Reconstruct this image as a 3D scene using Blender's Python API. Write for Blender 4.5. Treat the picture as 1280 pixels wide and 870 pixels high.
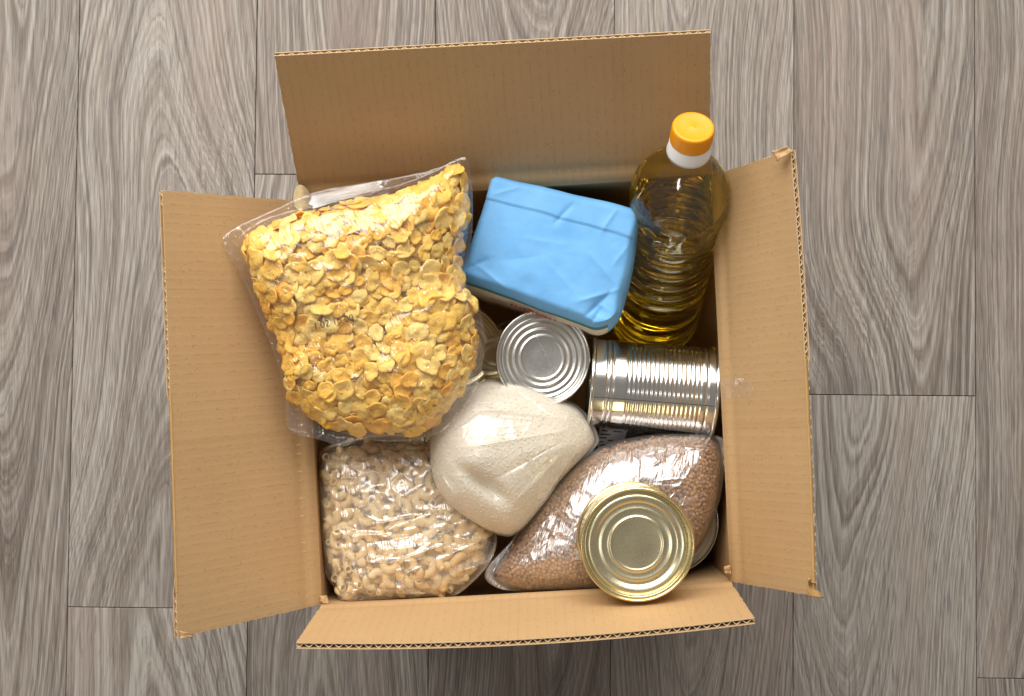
import bpy, bmesh, math, random
import numpy as np
from mathutils import Vector, Matrix, Euler

for o in list(bpy.data.objects):
    bpy.data.objects.remove(o)
scene = bpy.context.scene
COL = scene.collection
random.seed(7)
RNG = np.random.default_rng(7)
rad = math.radians

# ------------------------------------------------------------------ camera, light, exposure
cam_d = bpy.data.cameras.new('camera')
cam = bpy.data.objects.new('camera', cam_d)
COL.objects.link(cam)
cam.location = (0.012, -0.001, 1.225)
cam.rotation_euler = (rad(1.93), rad(0.81), rad(-0.22))
cam_d.sensor_width = 36.0
cam_d.lens = 45.0
cam_d.clip_start = 0.01
cam_d.clip_end = 50.0
scene.camera = cam

world = bpy.data.worlds.new('World')
scene.world = world
world.use_nodes = True
bg = world.node_tree.nodes['Background']
bg.inputs['Color'].default_value = (1.0, 0.955, 0.90, 1)
bg.inputs['Strength'].default_value = 0.215


def area(name, loc, target, size, size_y, power, color):
    d = bpy.data.lights.new(name, 'AREA')
    d.shape = 'RECTANGLE'
    d.size, d.size_y = size, size_y
    d.energy = power
    d.color = color
    o = bpy.data.objects.new(name, d)
    COL.objects.link(o)
    o.location = loc
    o.rotation_euler = (Vector(target) - Vector(loc)).to_track_quat('-Z', 'Y').to_euler()
    return o


area('window_light', (-0.35, 1.75, 1.80), (0, 0, 0.15), 3.0, 2.0, 108, (1.0, 0.985, 0.96))
area('added_glint_light', (-0.55, -0.45, 2.4), (0, 0, 0.2), 0.25, 0.25, 2.6, (1.0, 0.97, 0.93))  # small unseen lamp, added for glints on the bag films

vs = scene.view_settings
scene.display_settings.display_device = 'sRGB'
vs.view_transform = 'Standard'
vs.look = 'None'
vs.exposure = 0.2
vs.gamma = 1.0
vs.use_curve_mapping = False
cy = scene.cycles
cy.use_denoising = True
cy.max_bounces = 14
cy.transparent_max_bounces = 24
cy.transmission_bounces = 12
cy.glossy_bounces = 6
cy.diffuse_bounces = 4
cy.sample_clamp_indirect = 6.0


# ------------------------------------------------------------------ noise in numpy
def _hash(ix, iy, iz, seed):
    h = (ix * 374761393 + iy * 668265263 + iz * 2147483647 + seed * 974711) & 0xFFFFFFFF
    h = ((h ^ (h >> 13)) * 1274126177) & 0xFFFFFFFF
    h = (h ^ (h >> 16)) & 0xFFFFFFFF
    return h / 4294967295.0


def vnoise(p, seed=0):
    """smooth value noise of points p (n,3), in -1..1"""
    p = np.asarray(p, float)
    i = np.floor(p).astype(np.int64)
    f = p - i
    f = f * f * (3 - 2 * f)
    r = 0
    for dx in (0, 1):
        wx = f[:, 0] if dx else 1 - f[:, 0]
        for dy in (0, 1):
            wy = f[:, 1] if dy else 1 - f[:, 1]
            for dz in (0, 1):
                wz = f[:, 2] if dz else 1 - f[:, 2]
                r = r + wx * wy * wz * _hash(i[:, 0] + dx, i[:, 1] + dy, i[:, 2] + dz, seed)
    return r * 2 - 1


def fbm(p, octaves=3, seed=0):
    p = np.asarray(p, float)
    r, a = 0, 1.0
    for k in range(octaves):
        r = r + a * vnoise(p * (2 ** k), seed + 31 * k)
        a *= 0.5
    return r


# ------------------------------------------------------------------ material helpers
class Mat:
    def __init__(self, name):
        self.m = bpy.data.materials.new(name)
        self.m.use_nodes = True
        self.t = self.m.node_tree
        self.t.nodes.clear()
        self.out = self.t.nodes.new('ShaderNodeOutputMaterial')

    def n(self, typ, ins=None, out=0, **props):
        nd = self.t.nodes.new('ShaderNode' + typ)
        for k, v in props.items():
            setattr(nd, k, v)
        for k, v in (ins or {}).items():
            s = nd.inputs[k]
            if isinstance(v, bpy.types.NodeSocket):
                self.t.links.new(v, s)
            else:
                if isinstance(v, tuple) and len(v) == 3 and s.type == 'RGBA':
                    v = v + (1,)
                s.default_value = v
        return nd.outputs[out]

    def math(self, op, a, b=0.0, c=0.0, clamp=False):
        return self.n('Math', {0: a, 1: b, 2: c}, operation=op, use_clamp=clamp)

    def vmath(self, op, a, b=(0, 0, 0)):
        return self.n('VectorMath', {0: a, 1: b}, operation=op)

    def mix(self, f, a, b, blend='MIX'):
        return self.n('Mix', {0: f, 6: a, 7: b}, out=2, data_type='RGBA', blend_type=blend)

    def ramp(self, f, stops, interp='LINEAR'):
        o = self.n('ValToRGB', {0: f})
        cr = o.node.color_ramp
        cr.interpolation = interp
        while len(cr.elements) < len(stops):
            cr.elements.new(0.5)
        for e, (p, c) in zip(cr.elements, stops):
            e.position = p
            e.color = c + (1,) if len(c) == 3 else c
        return o

    def noise(self, vec, scale, detail=2.0, rough=0.5, dist=0.0):
        return self.n('TexNoise', {'Vector': vec, 'Scale': scale, 'Detail': detail, 'Roughness': rough, 'Distortion': dist})

    def bump(self, h, strength, dist, normal=None):
        ins = {'Height': h, 'Strength': strength, 'Distance': dist}
        if normal is not None:
            ins['Normal'] = normal
        return self.n('Bump', ins)

    def pbr(self, **kw):
        names = dict(color='Base Color', metal='Metallic', rough='Roughness', ior='IOR', normal='Normal', spec='Specular IOR Level',
                     trans='Transmission Weight', coat='Coat Weight', coat_rough='Coat Roughness', sss='Subsurface Weight',
                     sss_scale='Subsurface Scale', sss_radius='Subsurface Radius')
        return self.n('BsdfPrincipled', {names[k]: v for k, v in kw.items()})

    def done(self, shader):
        self.t.links.new(shader, self.out.inputs['Surface'])
        return self.m


def mat_cardboard():
    M = Mat('cardboard')
    uv = M.n('UVMap')
    obj = M.n('TexCoord', out=3)
    sep = M.n('SeparateXYZ', {0: uv})
    wob = M.noise(obj, 14, 2)
    u = M.math('MULTIPLY_ADD', wob, 0.0006, sep)
    wave = M.math('SINE', M.math('MULTIPLY', u, 2 * math.pi / 0.0066))
    line = M.math('POWER', M.math('MULTIPLY_ADD', wave, 0.5, 0.5), 10.0)
    brk = M.ramp(M.noise(M.vmath('MULTIPLY', uv, (60, 160, 1)), 1.0, 2), [(0.42, (0, 0, 0)), (0.62, (1, 1, 1))])
    line = M.math('MULTIPLY', line, brk)
    cloud = M.noise(obj, 17, 5, 0.62)
    fib = M.noise(M.vmath('MULTIPLY', obj, (1.0, 1.0, 1.0)), 900, 3, 0.7)
    speck = M.ramp(M.noise(obj, 420, 2, 0.6), [(0.27, (1, 1, 1)), (0.36, (0, 0, 0))])
    base = M.mix(cloud, (0.45, 0.278, 0.128), (0.545, 0.352, 0.172))
    base = M.mix(M.math('MULTIPLY', fib, 0.30), base, (0.42, 0.25, 0.115))
    base = M.mix(M.math('MULTIPLY', line, 0.27), base, (0.30, 0.17, 0.075))
    base = M.mix(M.math('MULTIPLY', speck, 0.5), base, (0.25, 0.14, 0.06))
    nrm = M.bump(M.math('MULTIPLY_ADD', line, -0.7, M.math('MULTIPLY', wave, 0.35)), 0.12, 0.0006)
    nrm = M.bump(fib, 0.12, 0.0006, nrm)
    return M.done(M.pbr(color=base, rough=0.62, spec=0.35, normal=nrm))


def mat_simple(name, color, rough, spec=0.4, noise_scale=0, var=0.12, bump=0.0, **kw):
    M = Mat(name)
    obj = M.n('TexCoord', out=3)
    if noise_scale:
        nz = M.noise(obj, noise_scale, 4, 0.6)
        dark = tuple(c * (1 - var) for c in color)
        light = tuple(min(1, c * (1 + var)) for c in color)
        base = M.mix(nz, dark, light)
        if bump:
            kw['normal'] = M.bump(nz, bump, 0.001)
    else:
        base = color + (1,)
    return M.done(M.pbr(color=base, rough=rough, spec=spec, **kw))


def mat_wood():
    M = Mat('grey_oak_plank')
    uv = M.n('UVMap')
    rnd = M.n('ObjectInfo', out=5)
    off = M.n('CombineXYZ', {0: M.math('MULTIPLY', rnd, 17.3), 1: M.math('MULTIPLY', rnd, 91.7), 2: M.math('MULTIPLY', rnd, 43.1)})
    p = M.vmath('ADD', uv, off)
    wob = M.n('TexNoise', {'Vector': M.vmath('MULTIPLY', p, (40, 16, 1)), 'Scale': 1.0, 'Detail': 3.0}, out=1)
    pw = M.vmath('ADD', p, M.vmath('MULTIPLY', M.vmath('SUBTRACT', wob, (0.5, 0.5, 0.5)), (0.006, 0.014, 0.0)))
    fibre = M.noise(M.vmath('MULTIPLY', p, (330, 9, 1)), 1.0, 2, 0.55)
    pw = M.vmath('ADD', pw, M.n('CombineXYZ', {1: M.math('MULTIPLY', M.math('SUBTRACT', fibre, 0.5), 0.014)}))
    sx = M.n('SeparateXYZ', {0: pw})
    sy = M.n('SeparateXYZ', {0: pw}, out=1)
    n1 = M.noise(M.vmath('MULTIPLY', pw, (5.6, 1.75, 1)), 1.0, 1.5, 0.4)
    vor = M.n('TexVoronoi', {'Vector': M.vmath('MULTIPLY', pw, (3.6, 1.9, 1)), 'Scale': 1.0, 'Randomness': 1.0})
    kd = M.math('POWER', 2.718, M.math('MULTIPLY', M.math('POWER', vor, 2.0), -30.0))
    # ring field: its contour lines are the growth rings (cathedrals, ovals round knots, straight grain between)
    ox = M.n('SeparateXYZ', {0: M.n('TexCoord', out=3)})
    drift = M.noise(M.n('CombineXYZ', {1: M.math('MULTIPLY', sy, 2.2), 2: M.math('MULTIPLY', rnd, 33.0)}), 1.0, 1.0)
    cen = M.math('MULTIPLY_ADD', M.math('SUBTRACT', drift, 0.5), 0.09, M.math('MULTIPLY_ADD', M.math('FRACT', M.math('MULTIPLY', rnd, 7.7)), 0.07, -0.035))
    side = M.math('DIVIDE', M.math('ABSOLUTE', M.math('SUBTRACT', ox, cen)), 0.0865)
    slope = M.math('MULTIPLY_ADD', M.math('GREATER_THAN', M.math('FRACT', M.math('MULTIPLY', rnd, 13.1)), 0.5), 34.0, -17.0)
    field = M.math('MULTIPLY_ADD', n1, 20.0, M.math('MULTIPLY', kd, 9.0))
    field = M.math('MULTIPLY_ADD', M.math('POWER', side, 1.5), 13.0, field)
    field = M.math('MULTIPLY_ADD', sy, slope, field)
    band = M.noise(M.n('CombineXYZ', {0: M.math('MULTIPLY', field, 2.3), 1: M.math('MULTIPLY', sy, 1.4), 2: M.math('MULTIPLY', rnd, 50.0)}), 1.0, 1.0, 0.5)
    fine2 = M.noise(M.n('CombineXYZ', {0: M.math('MULTIPLY', field, 5.0), 1: M.math('MULTIPLY', sy, 10.0), 2: M.math('MULTIPLY', rnd, 50.0)}), 1.0, 2.0, 0.6)
    fine = M.noise(M.vmath('MULTIPLY', pw, (640, 30, 1)), 1.0, 2, 0.65)
    broad = M.noise(M.vmath('MULTIPLY', p, (11, 1.6, 1)), 1.0, 2)
    pore = M.ramp(M.noise(M.vmath('MULTIPLY', pw, (430, 30, 1)), 1.0, 2, 0.55), [(0.56, (0, 0, 0)), (0.68, (1, 1, 1))])
    knot = M.ramp(vor, [(0.0, (1, 1, 1)), (0.10, (0, 0, 0))])
    t = M.math('MULTIPLY', M.math('SUBTRACT', M.ramp(band, [(0.33, (0, 0, 0)), (0.67, (1, 1, 1))]), 0.5), 0.44)
    t = M.math('MULTIPLY_ADD', M.math('SUBTRACT', fine, 0.5), 0.80, t)
    t = M.math('MULTIPLY_ADD', M.math('SUBTRACT', fine2, 0.5), 0.55, t)
    t = M.math('MULTIPLY_ADD', M.math('SUBTRACT', broad, 0.5), 0.32, t)
    thin = M.noise(M.n('CombineXYZ', {0: M.math('MULTIPLY', field, 3.4), 1: M.math('MULTIPLY', sy, 5.0), 2: M.math('MULTIPLY', rnd, 71.0)}), 1.0, 1.0, 0.5)
    thin = M.ramp(M.math('ABSOLUTE', M.math('SUBTRACT', thin, 0.5)), [(0.0, (1, 1, 1)), (0.045, (0, 0, 0))])
    t = M.math('MULTIPLY_ADD', thin, -0.11, t)
    t = M.math('ADD', t, 0.55, clamp=True)
    tone = M.math('MULTIPLY_ADD', M.n('TexWhiteNoise', {'Vector': off}, out=0), 0.28, -0.14)
    t = M.math('ADD', t, tone, clamp=True)
    col = M.ramp(t, [(0.10, (0.105, 0.079, 0.063)), (0.40, (0.190, 0.156, 0.129)), (0.66, (0.285, 0.250, 0.214)), (0.92, (0.395, 0.362, 0.318))])
    warm = M.noise(M.vmath('MULTIPLY', p, (16, 2.0, 1)), 1.0, 2)
    col = M.mix(M.math('MULTIPLY', M.ramp(warm, [(0.5, (0, 0, 0)), (0.7, (1, 1, 1))]), 0.35), col, (0.31, 0.235, 0.195))
    col = M.mix(M.math('MULTIPLY', pore, 0.42), col, (0.095, 0.09, 0.092))
    col = M.mix(M.math('MULTIPLY', knot, 0.45), col, (0.11, 0.098, 0.092))
    hgt = M.math('SUBTRACT', M.math('MULTIPLY', fine, 0.5), M.math('MULTIPLY', pore, 0.8))
    nrm = M.bump(hgt, 0.22, 0.0006)
    return M.done(M.pbr(color=col, rough=0.5, spec=0.32, normal=nrm))


def mat_film(name, haze=0.03, strength=0.35, scale=60.0, rough=0.06, tint=(1, 1, 1), ior=1.5, boost=1.6, stretch=(1, 1, 1), lines=None, line_amt=0.8, cap=0.34, haze_col=(0.86, 0.85, 0.83)):
    """thin clear plastic: see-through, with glossy reflections broken up by creases"""
    M = Mat(name)
    obj = M.n('TexCoord', out=3)
    v = M.vmath('MULTIPLY', obj, stretch)
    wob = M.n('TexNoise', {'Vector': v, 'Scale': scale * 0.5, 'Detail': 2.0}, out=1)
    vv = M.vmath('ADD', v, M.vmath('MULTIPLY', M.vmath('SUBTRACT', wob, (0.5, 0.5, 0.5)), (0.012, 0.012, 0.012)))
    cr = M.n('TexVoronoi', {'Vector': vv, 'Scale': scale, 'Randomness': 1.0}, feature='DISTANCE_TO_EDGE')
    cr = M.math('MINIMUM', cr, 0.25)
    nz = M.noise(vv, scale * 0.9, 3, 0.55)
    h = M.math('MULTIPLY_ADD', cr, 1.2, nz)
    if lines is not None:
        rv = M.n('VectorRotate', {'Vector': vv, 'Axis': (0, 0, 1), 'Angle': rad(lines)})
        ln = M.noise(M.vmath('MULTIPLY', rv, (34, 300, 60)), 1.0, 2, 0.6)
        ln = M.math('ABSOLUTE', M.math('SUBTRACT', ln, 0.5))
        h = M.math('MULTIPLY_ADD', ln, -line_amt, h)
    nrm = M.bump(h, strength, 0.012)
    fac = M.n('LayerWeight', {'Blend': 0.5, 'Normal': nrm}, out=1)
    fr = M.math('MINIMUM', M.math('MULTIPLY', M.math('MULTIPLY_ADD', M.math('POWER', fac, 5.0), 0.5, 0.045), boost), cap)
    clear = M.n('BsdfTransparent', {0: tint})
    if haze:
        white = M.n('BsdfDiffuse', {'Color': haze_col, 'Normal': nrm})
        patch = M.math('MULTIPLY', M.ramp(M.noise(v, scale * 0.35, 3), [(0.35, (0.35, 0.35, 0.35)), (0.7, (1, 1, 1))]), haze * 1.3)
        clear = M.n('MixShader', {0: patch, 1: clear, 2: white})
    gl = M.n('BsdfGlossy', {'Color': (1, 1, 1), 'Roughness': rough, 'Normal': nrm})
    return M.done(M.n('MixShader', {0: fr, 1: clear, 2: gl}))


def mat_metal(name, color, rough, grain=0.08, scale=300, stretch=(1, 1, 1), bump=0.03):
    M = Mat(name)
    obj = M.n('TexCoord', out=3)
    nz = M.noise(M.vmath('MULTIPLY', obj, stretch), scale, 4, 0.65)
    big = M.noise(obj, 35, 3)
    r = M.math('MULTIPLY_ADD', M.math('SUBTRACT', big, 0.5), 0.16, M.math('MULTIPLY_ADD', nz, grain, rough - grain * 0.5))
    c = M.mix(nz, tuple(x * 0.86 for x in color), color)
    return M.done(M.pbr(color=c, metal=1.0, rough=r, normal=M.bump(nz, bump, 0.001)))


def tinted(name, lo, mid, hi, rough, sss=0.0, spec=0.35, bscale=500, bstr=0.3):
    """food piece: its own tint per piece (random per object, or the stored tint of joined pieces)"""
    M = Mat(name)
    rnd = M.n('ObjectInfo', out=5)
    at = M.n('Attribute', out=2, attribute_name='tint')
    t = M.math('FRACT', M.math('ADD', rnd, at))
    obj = M.n('TexCoord', out=3)
    col = M.ramp(t, [(0.0, lo), (0.5, mid), (1.0, hi)])
    nz = M.noise(obj, bscale, 3, 0.6)
    col = M.mix(M.math('MULTIPLY', nz, 0.35), col, lo)
    kw = dict(color=col, rough=rough, spec=spec, normal=M.bump(nz, bstr, 0.001))
    if sss:
        kw.update(sss=sss, sss_scale=0.004, sss_radius=(1.0, 0.6, 0.25))
    return M.done(M.pbr(**kw))


CARD = mat_cardboard()
CARD_EDGE = mat_simple('raw_board_edge', (0.62, 0.44, 0.25), 0.85, 0.2, 300, 0.2)
FLUTE = mat_simple('fluting_paper', (0.70, 0.53, 0.33), 0.85, 0.2, 500, 0.15)
TAPE = mat_simple('amber_tape', (0.46, 0.27, 0.10), 0.4, 0.5, 60, 0.15, 0.2)
WOOD = mat_wood()
JOINT = mat_simple('dark_joint', (0.19, 0.18, 0.17), 0.8, 0.2, 200, 0.2)
SILVER = mat_metal('tinned_steel', (0.78, 0.76, 0.71), 0.17, 0.08, 260, (1, 1, 0.25))
SILVER_LID = mat_metal('matt_steel_lid', (0.60, 0.59, 0.55), 0.34, 0.16, 500)
GOLD = mat_metal('gold_lacquered_steel', (0.88, 0.75, 0.40), 0.20, 0.10, 420)
GOLD_DARK = mat_metal('gold_lacquered_panel', (0.80, 0.71, 0.46), 0.30, 0.14, 600)
SEAM = mat_simple('weld_line', (0.10, 0.09, 0.08), 0.5)
FLAKE = tinted('corn_flake', (0.92, 0.45, 0.055), (0.96, 0.58, 0.11), (0.98, 0.70, 0.24), 0.5, 0.3, 0.4, 620, 0.9)
FLAKE_CORE = mat_simple('flakes_in_shade', (0.90, 0.47, 0.075), 0.8, 0.2, 200, 0.2)
PASTA = tinted('dry_pasta', (0.76, 0.51, 0.21), (0.84, 0.60, 0.285), (0.89, 0.70, 0.40), 0.42, 0.2, 0.4, 300, 0.12)
PASTA_CORE = mat_simple('pasta_in_shade', (0.76, 0.56, 0.30), 0.8, 0.2, 200, 0.2)
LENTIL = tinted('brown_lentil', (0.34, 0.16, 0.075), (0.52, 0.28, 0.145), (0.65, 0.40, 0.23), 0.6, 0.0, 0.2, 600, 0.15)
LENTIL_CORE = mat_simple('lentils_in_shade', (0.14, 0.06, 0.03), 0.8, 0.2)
RICE = tinted('white_rice', (0.75, 0.67, 0.52), (0.82, 0.74, 0.60), (0.92, 0.88, 0.78), 0.4, 0.25, 0.4, 300, 0.1)
RICE_CORE = mat_simple('rice_in_shade', (0.78, 0.71, 0.58), 0.7, 0.3, 200, 0.1)
FILM_CEREAL = mat_film('clear_cereal_film', 0.025, 0.34, 30.0, 0.07, boost=1.7, lines=60, line_amt=0.5)
FILM_PASTA = mat_film('milky_pasta_film', 0.25, 0.22, 20.0, 0.22, boost=3.6, lines=80, line_amt=1.1, haze_col=(0.92, 0.85, 0.70), cap=0.45)  # warm haze colour includes light bounced off the pasta
FILM_RICE = mat_film('milky_rice_film', 0.34, 0.12, 20.0, 0.20, boost=1.7, lines=120, line_amt=0.8, haze_col=(0.86, 0.81, 0.71))
FILM_LENTIL = mat_film('clear_lentil_film', 0.09, 0.13, 20.0, 0.28, boost=6.5, lines=105, line_amt=2.2, cap=0.6, haze_col=(0.88, 0.85, 0.84))
FILM_DEEP = mat_film('olive_film', 0.25, 0.3, 60.0, 0.2, tint=(0.7, 0.7, 0.5))
CLEAR_TAPE = mat_film('clear_tape', 0.06, 0.25, 40.0, 0.10, boost=1.4, stretch=(0.2, 1, 1))


def mesh_obj(name, V, F, mats, parent=None, smooth=True, uv=None, fmat=None, at=None, tint=None):
    """one mesh object; V in world metres unless at is None-parent local (see origin_of)"""
    V = np.asarray(V, float)
    if at is not None:
        V = V - np.asarray(at, float)
    me = bpy.data.meshes.new(name)
    me.from_pydata(V.tolist(), [], [list(map(int, f)) for f in F])
    for m in (mats if isinstance(mats, (list, tuple)) else [mats]):
        me.materials.append(m)
    if fmat is not None:
        me.polygons.foreach_set('material_index', np.asarray(fmat, np.int32))
    if uv is not None:
        lay = me.uv_layers.new(name='UVMap')
        li = np.zeros(len(me.loops), np.int32)
        me.loops.foreach_get('vertex_index', li)
        lay.data.foreach_set('uv', np.asarray(uv, np.float32)[li].ravel())
    if tint is not None:
        a = me.attributes.new('tint', 'FLOAT', 'POINT')
        a.data.foreach_set('value', np.asarray(tint, np.float32))
    me.polygons.foreach_set('use_smooth', np.full(len(me.polygons), bool(smooth)))
    me.update()
    o = bpy.data.objects.new(name, me)
    COL.objects.link(o)
    if parent is not None:
        o.parent = parent
    return o


GROUPS = {'bag': 'bags of food packed in the box', 'can': 'food tins packed in the box'}


def thing(name, label, cat, loc=(0, 0, 0), rot=None, group=None):
    group = group or GROUPS.get(cat)
    o = bpy.data.objects.new(name, None)
    o.empty_display_size = 0.02
    COL.objects.link(o)
    o.location = loc
    if rot is not None:
        o.rotation_euler = rot
    o['label'] = label
    o['category'] = cat
    if group:
        o['group'] = group
    return o


def grid_faces(nu, nv, wrap_u=False, off=0):
    F = []
    for i in range(nu if wrap_u else nu - 1):
        for j in range(nv - 1):
            a, b = i * nv + j, ((i + 1) % nu) * nv + j
            F.append((off + a, off + b, off + b + 1, off + a + 1))
    return F


def lathe(profile, n=72):
    """surface of revolution about z; profile of (r, z)"""
    V, F = [], []
    k = len(profile)
    for i in range(n):
        a = 2 * math.pi * i / n
        for r, z in profile:
            V.append((r * math.cos(a), r * math.sin(a), z))
    for i in range(n):
        for j in range(k - 1):
            a, b = i * k + j, ((i + 1) % n) * k + j
            F.append((a, b, b + 1, a + 1))
    return V, F


# ------------------------------------------------------------------ floor of grey oak planks
floor = mesh_obj('floor', [(-2, -2, -0.004), (2, -2, -0.004), (2, 2, -0.004), (-2, 2, -0.004), (-2, -2, -0.03), (2, -2, -0.03), (2, 2, -0.03), (-2, 2, -0.03)],
                 [(0, 1, 2, 3), (7, 6, 5, 4), (0, 4, 5, 1), (1, 5, 6, 2), (2, 6, 7, 3), (3, 7, 4, 0)], JOINT, smooth=False)
floor['kind'] = 'structure'
floor.rotation_euler = (0, 0, rad(-0.73))
PW, OFF, PL, GAP = 0.1729, -0.4284, 1.24, 0.00032
JOINTS = {0: -0.75, 1: -0.211, 2: 0.206, 3: -0.42, 4: 0.47, 5: -0.0018, 6: -0.268}
for c in range(-8, 15):
    y0 = JOINTS.get(c, ((c * 0.437) % 1.0) - 0.5)
    for k in (-2, -1, 0, 1):
        ya, yb = max(-2.0, y0 + k * PL), min(2.0, y0 + (k + 1) * PL)
        if yb - ya < 0.05:
            continue
        xa, xb = OFF + (c - 1) * PW + GAP, OFF + c * PW - GAP
        ya, yb = ya + GAP, yb - GAP
        b = 0.0004
        V = [(xa, ya, -0.0036), (xb, ya, -0.0036), (xb, yb, -0.0036), (xa, yb, -0.0036),
             (xa, ya, -b), (xb, ya, -b), (xb, yb, -b), (xa, yb, -b),
             (xa + b, ya + b, 0), (xb - b, ya + b, 0), (xb - b, yb - b, 0), (xa + b, yb - b, 0)]
        F = [(8, 9, 10, 11)]
        for q in range(4):
            r = (q + 1) % 4
            F += [(q, r, r + 4, q + 4), (q + 4, r + 4, r + 8, q + 8)]
        cx, cyy = (xa + xb) / 2, (ya + yb) / 2
        pl = mesh_obj('plank', np.array(V) - np.array([cx, cyy, 0]), F, WOOD, floor, smooth=False, uv=[(v[0], v[1]) for v in V])
        pl.location = (cx, cyy, 0)

# ------------------------------------------------------------------ cardboard box
H = 0.25
BOX = (0.0, 0.0, 0.0)
box = thing('cardboard_box', 'open brown corrugated cardboard box packed with food on the grey plank floor', 'box', BOX)
RIM = {'lt': Vector((-0.1629, 0.1454, H)), 'lb': Vector((-0.1466, -0.1618, H)), 'rt': Vector((0.1500, 0.1625, H)), 'rb': Vector((0.1629, -0.1454, H))}
TH = 0.0042


def sheet(name, S, N, nu, nv, thick, mats, parent, lu, lv, jit=0.0):
    """a board face with real thickness: S(s,t) the visible side, N(s,t) its normal; the two sides and the four edges"""
    V, UV = [], []
    for side in (0, 1):
        for i in range(nu):
            for j in range(nv):
                s, t = i / (nu - 1), j / (nv - 1)
                p, n = S(s, t), N(s, t)
                e = 0.0
                if jit and i in (0, nu - 1):
                    e = jit * random.uniform(-1, 1)
                d = (S(min(1, s + .01), t) - S(max(0, s - .01), t)).normalized()
                V.append(tuple(p + d * e - n * (thick if side else 0)))
                UV.append((s * lu, t * lv))
    k = nu * nv
    F, M = [], []
    for f in grid_faces(nu, nv):
        F.append(f); M.append(0)
        F.append(tuple(x + k for x in reversed(f))); M.append(0)
    edge = [i * nv for i in range(nu)] + [(nu - 1) * nv + j for j in range(1, nv)] + [i * nv + nv - 1 for i in range(nu - 2, -1, -1)] + [j for j in range(nv - 2, 0, -1)]
    for a, b in zip(edge, edge[1:] + edge[:1]):
        F.append((b, a, a + k, b + k)); M.append(1)
    return mesh_obj(name, V, F, mats, parent, smooth=False if nv < 3 else True, uv=UV, fmat=M)


def smooth_edges(o):
    o.data.set_sharp_from_angle(angle=rad(40))


def flap(h0, h1, o0, o1, inward, bow=0.0, outbow=0.0, seed=0, creases=(), crush=None):
    """hinge ends h0,h1; outer corners o0,o1; inward: a point on the side of the visible face"""
    h0, h1, o0, o1 = map(Vector, (h0, h1, o0, o1))
    n0 = (h1 - h0).cross(o0 - h0).normalized()
    mid = (h0 + h1 + o0 + o1) / 4
    if n0.dot(Vector(inward) - mid) < 0:
        n0 = -n0
    out = ((o0 + o1) - (h0 + h1)).normalized()
    lu = ((h1 - h0).length + (o1 - o0).length) / 2
    lv = ((o0 - h0).length + (o1 - h1).length) / 2

    def S(s, t, d=0.0):
        p = (h0.lerp(h1, s)).lerp(o0.lerp(o1, s), t)
        k = 4 * s * (1 - s)
        roll = 0.0007 * math.exp(-((t * lv - 0.006) / 0.0040) ** 2) - 0.0007 * math.exp(-((t * lv - 0.014) / 0.0040) ** 2)
        for cs, ca, cw in creases:
            roll += ca * math.exp(-((s - cs) / cw) ** 2) * min(1, t * 8)
        return p + n0 * (bow * k * t * t + roll + d) + out * (outbow * k * t)
    N = lambda s, t: n0

    def cf(s, t):
        if crush is None:
            return 1.0
        k_ = min(1, max(0, (s - crush[0]) / 0.02)) * min(1, max(0, (crush[1] - s) / 0.02))
        return 1 - 0.6 * k_ * min(1, max(0, (t - 0.9) / 0.1)) ** 1.5
    T1 = 0.0006
    f = sheet('flap', S, N, 120, 40, T1, [CARD, CARD_EDGE], box, lu, lv, 0.0003)
    smooth_edges(f)
    sheet('outer_liner', lambda s, t: S(s, t, (-TH + T1) * cf(s, t)), N, 120, 24, T1, [CARD, CARD_EDGE], f, lu, lv, 0.0003)
    smooth_edges(f.children[0])
    # fluting between the liners: a wavy paper with its own thickness
    pitch = 0.0066
    nw = int(lu / pitch)
    m = nw * 8
    V, F = [], []
    amp = (TH - 2 * T1) / 2 - 0.00012
    rnd = random.Random(seed)
    crush = [rnd.uniform(0.8, 1.0) for _ in range(nw + 2)]
    for i in range(m + 1):
        s = i / m
        ph = 2 * math.pi * nw * s
        a = amp * math.sin(ph) * crush[int(s * nw)]
        sl = abs(math.cos(ph)) * amp * 2 * math.pi / pitch
        hw = 0.00026 * math.sqrt(1 + sl * sl) * 0.75
        for t in (0.0, 0.9, 0.994):
            for d in (a + hw, a - hw):
                V.append(tuple(S(s, t, (-TH / 2 + max(-amp - .0001, min(amp + .0001, d))) * cf(s, t))))
    for i in range(m):
        for j in range(2):
            a, b = i * 6 + j * 2, (i + 1) * 6 + j * 2
            F += [(a, b, b + 2, a + 2), (a + 1, a + 3, b + 3, b + 1)]
        a, b = i * 6 + 4, (i + 1) * 6 + 4
        F.append((a, b, b + 1, a + 1))
    mesh_obj('fluting', V, F, FLUTE, f, smooth=False)
    return f, S


MID = (0, 0, 0.55)
fl_left, S_left = flap(RIM['lb'], RIM['lt'], (-0.2303, -0.1689, 0.3450), (-0.2424, 0.1391, 0.3450), MID, bow=0.001, seed=1, creases=((0.44, 0.0002, 0.006),), crush=(0.10, 0.545))
fl_right, S_right = flap(RIM['rt'], RIM['rb'], (0.1928, 0.1653, 0.3420), (0.2052, -0.1417, 0.3420), MID, bow=-0.003, seed=2, creases=((0.61, 0.0004, 0.004), (0.625, -0.0002, 0.006), (0.82, -0.0001, 0.008)), crush=(0.47, 1.03))
fl_top, S_top = flap(RIM['lt'], RIM['rt'], (-0.1647, 0.2325, 0.3450), (0.1379, 0.2464, 0.3450), MID, bow=0.0, seed=3, creases=((0.5, 0.0003, 0.008), (0.84, 0.0003, 0.006)))
fl_bot, S_bot = flap(RIM['rb'], RIM['lb'], (0.1622, -0.1539, 0.3560), (-0.1469, -0.1701, 0.3560), MID, bow=-0.006, seed=4)


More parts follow.
